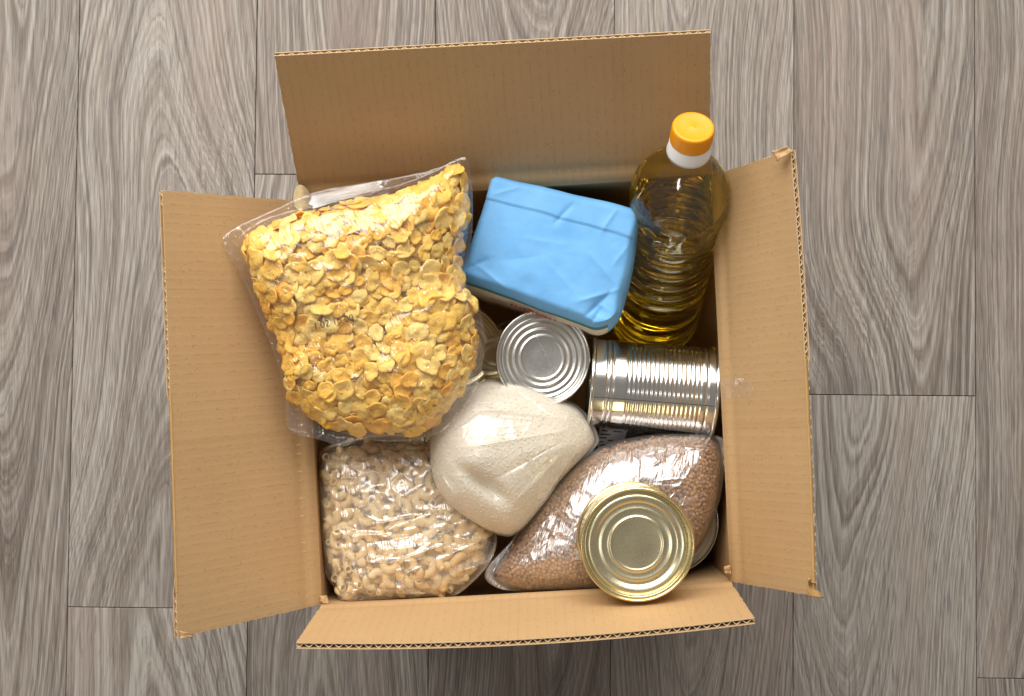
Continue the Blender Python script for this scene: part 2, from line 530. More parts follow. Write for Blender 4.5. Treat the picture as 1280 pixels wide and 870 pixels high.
def wall_panel(a, b, bulge):
    a, b = Vector(a), Vector(b)
    ax = (b - a).normalized()
    inn = Vector((-ax.y, ax.x, 0))
    if inn.dot(-(a + b) / 2) < 0:
        inn = -inn

    def S(s, t):
        p = a.lerp(b, s)
        return Vector((p.x, p.y, H * (1 - t) - 0.001 + 0.004 * t)) - inn * (bulge * math.sin(math.pi * min(1, t * 1.3)) * math.sin(math.pi * s))
    w = sheet('wall_panel', S, lambda s, t: inn, 24, 16, TH, [CARD, CARD_EDGE], box, (b - a).length, H, 0)
    smooth_edges(w)
    return w


wall_panel(RIM['lt'], RIM['lb'], 0.006)
wall_panel(RIM['rb'], RIM['rt'], 0.016)
wall_panel(RIM['rt'], RIM['lt'], 0.006)
wall_panel(RIM['lb'], RIM['rb'], 0.012)
base_pts = [RIM['lb'], RIM['rb'], RIM['rt'], RIM['lt']]
sheet('base_panel', lambda s, t: Vector((0, 0, .006)) + Vector((1, 1, 0)) * 0 + (base_pts[0].lerp(base_pts[1], s)).lerp(base_pts[3].lerp(base_pts[2], s), t) * 0.99 * 1.0 - Vector((0, 0, H * 0.99)),
      lambda s, t: Vector((0, 0, 1)), 4, 4, TH, [CARD, CARD_EDGE], box, 0.31, 0.31)


def edge_wrap(S, s0, s1, parent, n=30, seed=0):
    """brown tape folded over the outer edge of a flap"""
    rnd = random.Random(seed)
    V, F = [], []
    prof = [(0.994, 0.0002), (1.0004, 0.0003), (1.001, -0.0008), (1.0004, -TH * 0.4 - 0.0005), (0.93, -TH * 0.8 - 0.0008)]
    for i in range(n + 1):
        s = s0 + (s1 - s0) * i / n
        for t, d in prof:
            V.append(tuple(S(s, t + rnd.uniform(-.0008, .0008), d + rnd.uniform(0, .0003))))
    k = len(prof)
    for i in range(n):
        for j in range(k - 1):
            a, b = i * k + j, (i + 1) * k + j
            F.append((a, b, b + 1, a + 1))
    o = mesh_obj('edge_tape', V, F, TAPE, parent)
    return o


edge_wrap(S_left, 0.10, 0.545, fl_left, seed=1)
edge_wrap(S_right, 0.47, 1.0, fl_right, seed=2)


def scrap(name, pts, mat, parent, seed, n=9, amp=0.002, thick=0.0008):
    """small torn, curled scrap: a bilinear patch of four corners with crumples"""
    a, b, c, d = [Vector(p) for p in pts]
    V, F = [], []
    nn = (b - a).cross(d - a).normalized()
    for side in (0, 1):
        for i in range(n):
            for j in range(n):
                s, t = i / (n - 1), j / (n - 1)
                p = a.lerp(b, s).lerp(d.lerp(c, s), t)
                e = vnoise([(s * 3, t * 3, seed)], seed)[0] * amp
                V.append(tuple(p + nn * (e - side * thick)))
    F = grid_faces(n, n) + [tuple(reversed(f)) for f in grid_faces(n, n, off=n * n)]
    k = n * n
    edge = [i * n for i in range(n)] + [(n - 1) * n + j for j in range(1, n)] + [i * n + n - 1 for i in range(n - 2, -1, -1)] + [j for j in range(n - 2, 0, -1)]
    for p, q in zip(edge, edge[1:] + edge[:1]):
        F.append((q, p, p + k, q + k))
    return mesh_obj(name, V, F, mat, parent)


# torn tape end at the lower right corner, torn board at the corners, the curled board tab behind the cereal bag
scrap('torn_tape', [(0.1998, -0.1287, 0.3450), (0.2056, -0.1323, 0.3430), (0.2119, -0.1438, 0.3360), (0.2012, -0.1418, 0.3450)], TAPE, fl_right, 3, amp=0.004)
scrap('torn_corner', [(0.1812, 0.1643, 0.3390), (0.1905, 0.1670, 0.3450), (0.1930, 0.1629, 0.3460), (0.1840, 0.1572, 0.3410)], CARD, fl_right, 5, amp=0.002)
scrap('torn_corner', [(-0.1484, -0.1554, 0.2520), (-0.1421, -0.1547, 0.2530), (-0.1408, -0.1612, 0.2540), (-0.1464, -0.1607, 0.2530)], CARD, box, 8, amp=0.0012)
scrap('torn_corner', [(0.1577, -0.1337, 0.2520), (0.1622, -0.1323, 0.2540), (0.1629, -0.1396, 0.2530), (0.1583, -0.1385, 0.2520)], CARD, box, 9, amp=0.0012)
scrap('torn_corner', [(-0.2295, -0.1642, 0.3440), (-0.2206, -0.1663, 0.3440), (-0.2206, -0.1695, 0.3420), (-0.2283, -0.1696, 0.3440)], CARD, fl_left, 11, amp=0.001)
V, F = [], []
for side in (0, 1):
    for i in range(10):
        for j in range(10):
            u, v = i / 9 * 2 - 1, j / 9 * 2 - 1
            du, dv = u * math.sqrt(1 - v * v / 2), v * math.sqrt(1 - u * u / 2)
            c = Vector((-0.1605, 0.1456, 0.2620))
            V.append((c.x + du * 0.0065, c.y + dv * 0.0095, c.z + 0.004 - 0.006 * du * du + 0.002 * dv - side * 0.0012))
F = grid_faces(10, 10) + [tuple(reversed(f)) for f in grid_faces(10, 10, off=100)]
mesh_obj('curled_tab', V, F, mat_simple('pale_torn_board', (0.66, 0.52, 0.28), 0.8, 0.2, 160, 0.35, 0.4), box)
# clear tape strip over the fold of the right flap
V, UV = [], []
for i in range(20):
    t = i / 19
    for j in range(8):
        s = 0.505 + 0.045 * j / 7 + 0.002 * vnoise([(t * 6, j * 2, 3)], 2)[0]
        V.append(tuple(S_right(s, 0.02 + 0.40 * t, 0.0006 + 0.0006 * abs(vnoise([(t * 9, j * .9, 1)], 4)[0]))))
        UV.append((t, s))
mesh_obj('clear_tape', V, grid_faces(20, 8), CLEAR_TAPE, fl_right, uv=UV)


# ------------------------------------------------------------------ pillow-shaped bags
def keep_inside(V, margin=0.003, top=0.262):
    """what lies below the rim is pressed inwards by the walls"""
    V = np.array(V, float)
    ring = [RIM['lb'], RIM['rb'], RIM['rt'], RIM['lt']]
    for a, b, bulge in zip(ring, ring[1:] + ring[:1], (0.012, 0.016, 0.006, 0.006)):
        d = np.array([b.x - a.x, b.y - a.y])
        L = np.linalg.norm(d)
        d /= L
        inn = np.array([-d[1], d[0]])
        rel = V[:, :2] - np.array([a.x, a.y])
        s = np.clip((rel @ d) / L, 0, 1)
        t = np.clip((H - V[:, 2]) / H, 0, 1)
        lim = margin - bulge * np.sin(np.pi * np.minimum(1, t * 1.3)) * np.sin(np.pi * s)
        push = np.maximum(0, lim - rel @ inn) * np.clip((top - V[:, 2]) / 0.012, 0, 1)
        V[:, :2] += push[:, None] * inn
    return V


def smooth_loop(pts, n):
    pts = np.asarray(pts, float)
    k = len(pts)
    seg = np.linalg.norm(np.roll(pts, -1, 0) - pts, axis=1)
    cum = np.concatenate([[0], np.cumsum(seg)])
    out = []
    for d in np.linspace(0, cum[-1], n, endpoint=False):
        i = min(k - 1, np.searchsorted(cum, d, 'right') - 1)
        t = (d - cum[i]) / max(1e-9, seg[i])
        p0, p1, p2, p3 = pts[(i - 1) % k], pts[i], pts[(i + 1) % k], pts[(i + 2) % k]
        out.append(0.5 * ((2 * p1) + (p2 - p0) * t + (2 * p0 - 5 * p1 + 4 * p2 - p3) * t * t + (3 * p1 - p0 - 3 * p2 + p3) * t ** 3))
    return np.array(out)


class Pillow:
    def __init__(self, outline, top, bot, p=3.0, q=0.6, lump=0.004, lump_scale=28, seed=0, extra=None, centre=None):
        L = smooth_loop(outline, 720)
        self.c = L.mean(0) if centre is None else np.asarray(centre, float)
        A = np.c_[L[:, 0], L[:, 1], np.ones(len(L))]
        self.plane = np.linalg.lstsq(A, L[:, 2], rcond=None)[0]
        d = L[:, :2] - self.c[:2]
        ang = np.arctan2(d[:, 1], d[:, 0])
        r = np.hypot(d[:, 0], d[:, 1])
        o = np.argsort(ang)
        self.a, self.r = ang[o], r[o]
        self.top, self.bot, self.p, self.q = top, bot, p, q
        self.lump, self.ls, self.seed, self.extra = lump, lump_scale, seed, extra

    def radius(self, ang):
        return np.interp(ang, self.a, self.r, period=2 * math.pi)

    def rel(self, xy):
        d = xy - self.c[:2]
        return np.hypot(d[:, 0], d[:, 1]) / self.radius(np.arctan2(d[:, 1], d[:, 0]))

    def mid(self, xy):
        return xy[:, 0] * self.plane[0] + xy[:, 1] * self.plane[1] + self.plane[2]

    def height(self, xy, side=1):
        r = np.clip(self.rel(xy), 0, 1)
        h = np.power(1 - np.power(r, self.p), self.q)
        k = self.top if side > 0 else self.bot
        lum = self.lump * fbm(np.c_[xy * self.ls, np.full(len(xy), self.seed)], 2, self.seed) * np.clip(h * 1.5, 0, 1)
        z = h * k + (lum if side > 0 else 0)
        if self.extra is not None and side > 0:
            z = z + self.extra(xy)
        return z

    def surf(self, xy, side=1):
        return np.c_[xy, self.mid(xy) + side * self.height(xy, side)]

    def normal(self, xy):
        e = 0.0008
        X = np.array([e, 0]); Y = np.array([0, e])
        zx = (self.surf(xy + X)[:, 2] - self.surf(xy - X)[:, 2]) / (2 * e)
        zy = (self.surf(xy + Y)[:, 2] - self.surf(xy - Y)[:, 2]) / (2 * e)
        n = np.c_[-zx, -zy, np.ones(len(xy))]
        return n / np.linalg.norm(n, axis=1)[:, None]

    def polar(self, nr, nt, power=0.75, scale=1.0):
        th = np.linspace(-math.pi, math.pi, nt, endpoint=False)
        rr = (np.linspace(0, 1, nr) ** power) * scale
        R = self.radius(th)[:, None] * rr[None, :]
        return np.stack([self.c[0] + R * np.cos(th)[:, None], self.c[1] + R * np.sin(th)[:, None]], -1)   # (nt, nr, 2)

    def core(self, name, mat, parent, at, inset=0.004, reach=0.93):
        nt, nr = 96, 24
        P = self.polar(nr, nt, 0.6, reach).reshape(-1, 2)
        top = self.surf(P); top[:, 2] -= inset
        bot = self.surf(P, -1); bot[:, 2] += inset * 0.5
        top[:, 2] = np.maximum(top[:, 2], bot[:, 2])
        V = np.r_[top, bot]
        if name != 'flake_core':
            V = keep_inside(V, 0.006)
        F = grid_faces(nt, nr, True) + [tuple(reversed(f)) for f in grid_faces(nt, nr, True, off=nt * nr)]
        return mesh_obj(name, V, F, mat, parent, at=at)

    def scatter(self, n_try, dist, drop, rmax=0.985, spread=0.0, rng=RNG):
        lo = self.c[:2] - self.r.max(); hi = self.c[:2] + self.r.max()
        xy = rng.uniform(lo, hi, (n_try, 2))
        th = rng.uniform(-math.pi, math.pi, n_try // 2)
        q = (rmax - (rmax - 0.86) * rng.random(n_try // 2) ** 2.2) * self.radius(th)
        xy = np.r_[xy, np.c_[self.c[0] + q * np.cos(th), self.c[1] + q * np.sin(th)]]
        xy = xy[self.rel(xy) < rmax]
        P = self.surf(xy)
        N = self.normal(xy)
        P = P - N * (drop + spread * rng.random(len(P)))[:, None]
        cell = {}
        keep = []
        for i, p in enumerate(P):
            k = tuple(np.floor(p / dist).astype(int))
            ok = True
            for dx in (-1, 0, 1):
                for dy in (-1, 0, 1):
                    for dz in (-1, 0, 1):
                        for j in cell.get((k[0] + dx, k[1] + dy, k[2] + dz), ()):
                            e = P[j] - p
                            if e @ e < dist * dist:
                                ok = False
                                break
                        if not ok: break
                    if not ok: break
                if not ok: break
            if ok:
                cell.setdefault(k, []).append(i)
                keep.append(i)
        return P[keep], N[keep]


def crease_field(xy, lines):
    """sum of soft ridges along short segments: (x0,y0,x1,y1,width,amp)"""
    z = np.zeros(len(xy))
    for x0, y0, x1, y1, w, a in lines:
        d = np.array([x1 - x0, y1 - y0]); L2 = d @ d
        rel = xy - np.array([x0, y0])
        t = np.clip((rel @ d) / L2, 0, 1)
        q = rel - t[:, None] * d
        dist = np.hypot(q[:, 0], q[:, 1])
        z += a * np.exp(-dist / w * 1.1) * np.sin(math.pi * np.clip(t, 0.02, 0.98)) ** 0.5
    return z


def random_creases(n, box4, ang, jitter, length, width, amp, seed):
    r = random.Random(seed)
    L = []
    for _ in range(n):
        x, y = r.uniform(box4[0], box4[1]), r.uniform(box4[2], box4[3])
        a = ang + r.gauss(0, jitter)
        l = length * r.uniform(0.4, 1.3)
        L.append((x, y, x + l * math.cos(a), y + l * math.sin(a), width * r.uniform(.6, 1.5), amp * r.uniform(-0.6, 1.0)))
    return L


def film(pil, outline, gap, mat, parent, at, lines=(), nr=140, nt=600, crumple=0.0008, cscale=90, seed=0, smooth_n=8, centre=None, boxed=True):
    out = Pillow(outline, 0.0, 0.0, centre=pil.c if centre is None else centre)
    G = out.polar(nr, nt, 0.72)
    xy = G.reshape(-1, 2)
    inside = pil.rel(xy) < 1.0
    mid = np.where(inside, pil.mid(xy), out.mid(xy))
    zc = mid + np.where(inside, pil.height(xy), 0) + gap
    Z = zc.reshape(nt, nr)
    for _ in range(smooth_n):
        A = (np.roll(Z, 1, 0) + np.roll(Z, -1, 0)) * 0.25 + Z * 0.5
        B = A.copy()
        B[:, 1:-1] = A[:, 1:-1] * 0.5 + (A[:, :-2] + A[:, 2:]) * 0.25
        B[:, 0] = B[:, 1].mean()
        Z = np.maximum(B, zc.reshape(nt, nr) - 0.0008)
        Z[:, -1] = (out.mid(G[:, -1]) + 0.0006)
    xyz = np.c_[xy, Z.ravel()]
    edge = np.tile(np.linspace(0, 1, nr) ** 0.72, nt)
    w = np.clip((1 - edge) * 12, 0.15, 1)
    n1 = fbm(np.c_[xy * cscale, np.full(len(xy), seed)], 3, seed)
    xyz[:, 2] += w * crumple * (1 - 2 * np.abs(n1))
    if len(lines):
        xyz[:, 2] += w * crease_field(xy, lines)
    # the underside, hidden, is a coarser sheet on every tenth ring and fifth spoke
    jr = sorted(set(list(range(0, nr, 10)) + [nr - 1]))
    it = list(range(0, nt, 5))
    bi = np.array([i * nr + j for i in it for j in jr])
    bot = np.c_[xy, np.where(inside, pil.mid(xy) - pil.height(xy, -1) - 0.001, out.mid(xy) - 0.0006)]
    bot[edge > 0.999, 2] = xyz[edge > 0.999, 2] - 0.0004
    V = np.r_[xyz, bot[bi]]
    F = grid_faces(nt, nr, True) + [tuple(reversed(f)) for f in grid_faces(len(it), len(jr), True, off=nt * nr)]
    if boxed:
        V = keep_inside(V, 0.0008)
    return mesh_obj('plastic_film', V, F, mat, parent, at=at)


def frames(N, tilt, rng=RNG):
    """random rotations whose z axis is near N"""
    out = []
    tl = np.broadcast_to(tilt, (len(N),))
    for n, ti in zip(N, tl):
        v = Vector(n) + Vector(rng.normal(0, ti, 3))
        if v.length < 1e-3:
            v = Vector(n)
        q = v.normalized().to_track_quat('Z', 'Y').to_matrix() @ Matrix.Rotation(rng.uniform(0, 2 * math.pi), 3, 'Z')
        out.append(q)
    return out


def place_pieces(name, variants, mat, P, Rm, S, parent, at, n_single, order=None):
    """the n_single pieces that show most as parts of their own (shared mesh data), the rest joined as stuff"""
    at = np.asarray(at)
    idx = list(range(len(P))) if order is None else list(order)
    meshes = []
    for V, F in variants:
        me = bpy.data.meshes.new(name)
        me.from_pydata([tuple(v) for v in V], [], F)
        me.materials.append(mat)
        me.polygons.foreach_set('use_smooth', np.full(len(me.polygons), True))
        meshes.append(me)
    for i in idx[:n_single]:
        o = bpy.data.objects.new(name, meshes[i % len(meshes)])
        COL.objects.link(o)
        o.parent = parent
        M = Rm[i].to_4x4() @ Matrix.Diagonal((S[i], S[i], S[i], 1))
        M.translation = Vector(P[i] - at)
        o.matrix_local = M
    rest = idx[n_single:]
    if rest:
        AV, AF, AT, off = [], [], [], 0
        for i in rest:
            V, F = variants[i % len(variants)]
            W = np.asarray(V) @ np.array(Rm[i]).T * S[i] + P[i] - at
            AV.append(W)
            AF += [tuple(k + off for k in f) for f in F]
            AT.append(np.full(len(W), random.random()))
            off += len(W)
        plural = {'flake': 'loose_flakes', 'macaroni': 'loose_macaroni', 'lentil': 'lentils', 'rice_grain': 'rice_grains'}[name]
        o = mesh_obj(plural, np.concatenate(AV), AF, mat, parent, tint=np.concatenate(AT))
        o['kind'] = 'stuff'


# ---- corn flake shapes
def flake_shape(seed):
    r = random.Random(seed)
    rings, n = 5, 18
    rad0 = 0.0070
    ph = [r.uniform(0, 6.28) for _ in range(4)]
    curl = r.uniform(-0.14, 0.18)
    ax = r.uniform(0.72, 1.0)
    cup = r.uniform(-0.14, 0.08)

    def pt(k, i, side):
        a = 2 * math.pi * i / n
        rr = rad0 * k / rings * (1 + 0.08 * math.sin(2 * a + ph[0]) + 0.05 * math.sin(3 * a + ph[1]) + 0.05 * math.sin(5 * a + ph[2]))
        x, y = rr * math.cos(a), rr * math.sin(a) * ax
        q = vnoise([(x * 260 + seed * 7.1, y * 260, seed)], seed)[0]
        q2 = vnoise([(x * 620 + seed * 3.1, y * 620, seed + 9)], seed + 5)[0]
        z = curl * (x * x) / rad0 * 0.8 + 0.08 * (y * y - x * y) / rad0 * math.sin(ph[3]) + q * 0.0014 + q2 * 0.0006
        e = 0.00055 * (1 - 0.3 * (k / rings) ** 4)
        z += cup * (rr * rr) / rad0
        return (x, y, z + (e if side else -e))
    V = []
    for side in (1, 0):
        V.append(pt(0, 0, side))
        for k in range(1, rings + 1):
            for i in range(n):
                V.append(pt(k, i, side))
    m = 1 + rings * n
    F = []
    for side in (0, 1):
        o = side * m
        for i in range(n):
            j = (i + 1) % n
            f = [(o, o + 1 + i, o + 1 + j)]
            for k in range(rings - 1):
                a = o + 1 + k * n
                f.append((a + i, a + n + i, a + n + j, a + j))
            F += f if side == 0 else [tuple(reversed(x)) for x in f]
    a = 1 + (rings - 1) * n
    for i in range(n):
        j = (i + 1) % n
        F.append((a + j, a + i, a + m + i, a + m + j))
    return V, F


cereal_at = (-0.1221, 0.0544, 0.2400)
cereal = thing('cereal_bag', 'big clear plastic bag of golden corn flakes leaning over the left rim of the box', 'bag', cereal_at)
C_OUT = [(-0.1954, 0.1072, 0.3059), (-0.1713, 0.1240, 0.3052), (-0.1426, 0.1311, 0.3030), (-0.1110, 0.1383, 0.3006), (-0.0879, 0.1454, 0.2990), (-0.0647, 0.1531, 0.2974), (-0.0402, 0.1649, 0.2962), (-0.0321, 0.1575, 0.2946), (-0.0318, 0.1274, 0.2916), (-0.0361, 0.0983, 0.2891), (-0.0351, 0.0796, 0.2871), (-0.0270, 0.0603, 0.2844), (-0.0248, 0.0339, 0.2815), (-0.0321, 0.0044, 0.2793), (-0.0488, -0.0191, 0.2786), (-0.0665, -0.0315, 0.2792), (-0.0899, -0.0325, 0.2814), (-0.1237, -0.0311, 0.2849), (-0.1444, -0.0221, 0.2879), (-0.1603, -0.0092, 0.2908), (-0.1682, 0.0037, 0.2929), (-0.1690, 0.0224, 0.2948), (-0.1794, 0.0514, 0.2987), (-0.1897, 0.0791, 0.3025)]
C_FILM = [(-0.2103, 0.1101, 0.3067), (-0.1971, 0.1199, 0.3064), (-0.1742, 0.1304, 0.3051), (-0.1455, 0.1433, 0.3036), (-0.1167, 0.1493, 0.3013), (-0.0821, 0.1554, 0.2984), (-0.0560, 0.1620, 0.2965), (-0.0367, 0.1703, 0.2954), (-0.0321, 0.1664, 0.2945), (-0.0294, 0.1450, 0.2921), (-0.0301, 0.1159, 0.2893), (-0.0344, 0.0926, 0.2874), (-0.0339, 0.0774, 0.2858), (-0.0247, 0.0610, 0.2832), (-0.0213, 0.0339, 0.2802), (-0.0280, 0.0015, 0.2776), (-0.0459, -0.0251, 0.2768), (-0.0666, -0.0356, 0.2778), (-0.0901, -0.0378, 0.2799), (-0.1134, -0.0365, 0.2824), (-0.1263, -0.0411, 0.2832), (-0.1436, -0.0357, 0.2855), (-0.1643, -0.0291, 0.2882), (-0.1669, -0.0097, 0.2904), (-0.1700, 0.0107, 0.2928), (-0.1781, 0.0369, 0.2962), (-0.1885, 0.0630, 0.2998), (-0.1994, 0.0889, 0.3035), (-0.2082, 0.1021, 0.3057)]
pc = Pillow(C_OUT, 0.034, 0.034, 4.0, 0.55, 0.0045, 26, 3)
pc.core('flake_core', FLAKE_CORE, cereal, cereal_at, 0.012)['kind'] = 'stuff'
A1, N1 = pc.scatter(20000, 0.0080, 0.0002, 0.972, 0.0022)
A2, N2 = pc.scatter(18000, 0.0068, 0.0032, 0.985, 0.003)
Pf, Nf = np.r_[A1, A2], np.r_[N1, N2]
Rf = frames(Nf, np.where(Nf[:, 2] < 0.6, 0.10, 0.17))
Sf = np.clip(RNG.normal(1.02, 0.2, len(Pf)), 0.6, 1.5)
big = RNG.random(len(Pf)) < 0.04
Sf[big] *= 1.25
place_pieces('flake', [flake_shape(s) for s in range(9)], FLAKE, Pf, Rf, Sf, cereal, cereal_at, 300)
cl = random_creases(46, (-0.20, -0.02, 0.10, 0.16), 1.9, 0.5, 0.02, 0.0012, 0.0016, 1) + \
    random_creases(40, (-0.19, 0.0, -0.07, 0.12), 1.2, 1.0, 0.03, 0.0014, 0.0009, 2) + \
    random_creases(36, (-0.18, -0.06, -0.085, -0.03), 0.2, 0.45, 0.035, 0.0014, 0.0016, 3)
# crimped seal along the upper edge
for k in range(7):
    a, b = np.array((-0.1478, 0.1377, 0.3100)[:2]), np.array((-0.0982, 0.1466, 0.3100)[:2])
    sh = np.array([0.0004, -0.0021]) * k
    cl.append((a[0] + sh[0] - .002 * k, a[1] + sh[1], b[0] + sh[0], b[1] + sh[1], 0.0007, 0.0011))
film(pc, C_FILM, 0.0035, FILM_CEREAL, cereal, cereal_at, cl, crumple=0.0008, cscale=60, seed=5, boxed=False)
# pressed, ridged seal along the upper edge of the bag
SEAL = mat_film('pressed_seal_film', 0.02, 0.10, 60.0, 0.06, boost=6.0, cap=0.6)
sa, sb = np.array((-0.1463, 0.1385, 0.3120)), np.array((-0.0911, 0.1503, 0.3120))
sw = np.array((-0.1417, 0.1264, 0.3120)) - sa
V = []
for i in range(50):
    for j in range(70):
        s_, t_ = i / 49, j / 69
        p = sa + (sb - sa) * s_ + sw * t_ * (0.9 - 0.35 * s_)
        fade = min(1, s_ * 6, (1 - s_) * 6)
        zz = 0.0055 + 0.00060 * math.sin(t_ * 2 * math.pi * 7 + 0.8 * math.sin(s_ * 9)) * fade + 0.010 * t_ + 0.0008 * vnoise([(s_ * 8, t_ * 3, 2)], 3)[0]
        V.append((p[0], p[1], p[2] + zz))
mesh_obj('pressed_seal', V, grid_faces(50, 70), SEAL, cereal, at=cereal_at)
# printed date on the film
fd = bpy.data.curves.new('date_stamp', 'FONT')
fd.body = '1.02 10 00'
fd.size = 0.0068
fd.extrude = 0.00005
fd.materials.append(mat_simple('black_ink', (0.03, 0.03, 0.025), 0.6))
ft = bpy.data.objects.new('date_text', fd)
COL.objects.link(ft)
bpy.context.view_layer.update()
dm = bpy.data.meshes.new_from_object(ft.evaluated_get(bpy.context.evaluated_depsgraph_get()))
bpy.data.objects.remove(ft)
fo = bpy.data.objects.new('date_stamp', dm)
COL.objects.link(fo)
fo.parent = cereal
dp = np.array((-0.1397, 0.0427, 0.3300))
dz = float(pc.surf(dp[None, :2])[0, 2]) + 0.0055
fo.location = Vector((dp[0], dp[1], dz)) - Vector(cereal_at)
fo.rotation_euler = (0, 0, rad(13))


# ---- macaroni bag
def macaroni_shape(seed):
    r = random.Random(seed)
    arc = rad(r.uniform(140, 200))
    Rc, ro, ri = 0.0052, 0.0031, 0.0019
    na, nc = 10, 10
    V, F = [], []
    for s in (ro, ri):
        for i in range(na + 1):
            a = -arc / 2 + arc * i / na
            for j in range(nc):
                b = 2 * math.pi * j / nc
                rr = Rc + s * math.cos(b)
                V.append((rr * math.cos(a) - Rc * 0.6, rr * math.sin(a), s * math.sin(b)))
    m = (na + 1) * nc
    for i in range(na):
        for j in range(nc):
            k = (j + 1) % nc
            f = (i * nc + j, (i + 1) * nc + j, (i + 1) * nc + k, i * nc + k)
            F.append(f)
            F.append(tuple(x + m for x in reversed(f)))
    for i, flip in ((0, False), (na, True)):
        for j in range(nc):
            k = (j + 1) % nc
            f = (i * nc + j, i * nc + k, i * nc + k + m, i * nc + j + m)
            F.append(tuple(reversed(f)) if flip else f)
    return V, F


pasta_at = (-0.0901, -0.1077, 0.1900)
pasta = thing('pasta_bag', 'crinkled clear bag of dry elbow macaroni in the lower left corner of the box', 'bag', pasta_at)
P_OUT = [(-0.1515, -0.0543, 0.2224), (-0.1340, -0.0425, 0.2218), (-0.1089, -0.0376, 0.2215), (-0.0776, -0.0364, 0.2215), (-0.0525, -0.0402, 0.2217), (-0.0293, -0.0764, 0.2235), (-0.0169, -0.1104, 0.2252), (-0.0213, -0.1289, 0.2261), (-0.0337, -0.1454, 0.2269), (-0.0523, -0.1576, 0.2275), (-0.0772, -0.1625, 0.2278), (-0.1082, -0.1649, 0.2279), (-0.1331, -0.1649, 0.2279), (-0.1369, -0.1551, 0.2274), (-0.1470, -0.1348, 0.2264), (-0.1518, -0.0947, 0.2244)]
P_FILM = [(-0.1541, -0.0512, 0.2222), (-0.1353, -0.0394, 0.2216), (-0.1090, -0.0344, 0.2214), (-0.0776, -0.0333, 0.2213), (-0.0499, -0.0365, 0.2215), (-0.0268, -0.0733, 0.2233), (-0.0144, -0.1123, 0.2253), (-0.0188, -0.1320, 0.2262), (-0.0325, -0.1485, 0.2271), (-0.0511, -0.1613, 0.2277), (-0.0771, -0.1643, 0.2279), (-0.1082, -0.1680, 0.2280), (-0.1343, -0.1691, 0.2281), (-0.1394, -0.1551, 0.2274), (-0.1495, -0.1366, 0.2265), (-0.1543, -0.0947, 0.2244)]
pp = Pillow(P_OUT, 0.030, 0.05, 3.6, 0.6, 0.003, 24, 5)
pp.core('macaroni_core', PASTA_CORE, pasta, pasta_at, 0.011)['kind'] = 'stuff'
A1, N1 = pp.scatter(12000, 0.0080, 0.0024, 0.985, 0.002)
A2, N2 = pp.scatter(6000, 0.0088, 0.008, 0.97, 0.002)
Pm, Nm = keep_inside(np.r_[A1, A2], 0.006), np.r_[N1, N2]
Fm = frames(Nm, 0.32)
for i in np.where(RNG.random(len(Nm)) < 0.20)[0]:        # some stand with both open ends against the film
    x = -(Vector(Nm[i]) + Vector(RNG.normal(0, 0.25, 3))).normalized()
    z = x.cross(Vector(RNG.normal(0, 1, 3))).normalized()
    Fm[i] = Matrix((x, z.cross(x), z)).transposed()
    Pm[i] = Pm[i] - Nm[i] * 0.0035
place_pieces('macaroni', [macaroni_shape(s) for s in range(6)], PASTA, Pm, Fm, RNG.uniform(0.95, 1.16, len(Pm)), pasta, pasta_at, 300)
pl_lines = random_creases(60, (-0.145, -0.05, -0.03, 0.0), 1.75, 0.25, 0.03, 0.0019, 0.0034, 11) + \
    random_creases(46, (-0.14, -0.03, -0.165, -0.10), 0.05, 0.22, 0.05, 0.0021, 0.0034, 12) + \
    random_creases(30, (-0.14, -0.08, -0.18, -0.13), 0.5, 0.5, 0.022, 0.0021, 0.0040, 13) + \
    random_creases(30, (-0.15, -0.02, -0.13, -0.02), 0.9, 1.0, 0.03, 0.0012, 0.0012, 14)
film(pp, P_FILM, 0.0032, FILM_PASTA, pasta, pasta_at, pl_lines, crumple=0.0009, cscale=70, seed=6)


# ---- lentil bag
def lentil_shape():
    V, F = [], []
    n, m = 8, 5
    for i in range(1, m):
        b = math.pi * i / m
        for j in range(n):
            a = 2 * math.pi * j / n
            V.append((0.0017 * math.sin(b) * math.cos(a), 0.0017 * math.sin(b) * math.sin(a), 0.00112 * math.cos(b)))
    V += [(0, 0, 0.00112), (0, 0, -0.00112)]
    t, u = len(V) - 2, len(V) - 1
    for i in range(m - 2):
        for j in range(n):
            k = (j + 1) % n
            F.append((i * n + j, (i + 1) * n + j, (i + 1) * n + k, i * n + k))
    for j in range(n):
        k = (j + 1) % n
        F += [(t, j, k), ((m - 2) * n + k, (m - 2) * n + j, u)]
    return V, F


lentil_at = (0.0807, -0.1049, 0.1900)
lentils = thing('lentil_bag', 'shiny clear pillow bag of small brown lentils under the gold tin', 'bag', lentil_at)
L_OUT = [(-0.0151, -0.1455, 0.2269), (-0.0126, -0.1356, 0.2268), (-0.0038, -0.1220, 0.2266), (0.0099, -0.1017, 0.2264), (0.0293, -0.0770, 0.2260), (0.0481, -0.0578, 0.2256), (0.0731, -0.0436, 0.2251), (0.1043, -0.0369, 0.2245), (0.1349, -0.0358, 0.2239), (0.1523, -0.0377, 0.2235), (0.1573, -0.0446, 0.2234), (0.1596, -0.0595, 0.2234), (0.1569, -0.0862, 0.2234), (0.1486, -0.1104, 0.2236), (0.1341, -0.1326, 0.2239), (0.1159, -0.1461, 0.2243), (0.0904, -0.1540, 0.2248), (0.0593, -0.1557, 0.2254), (0.0283, -0.1555, 0.2260), (0.0035, -0.1542, 0.2265)]
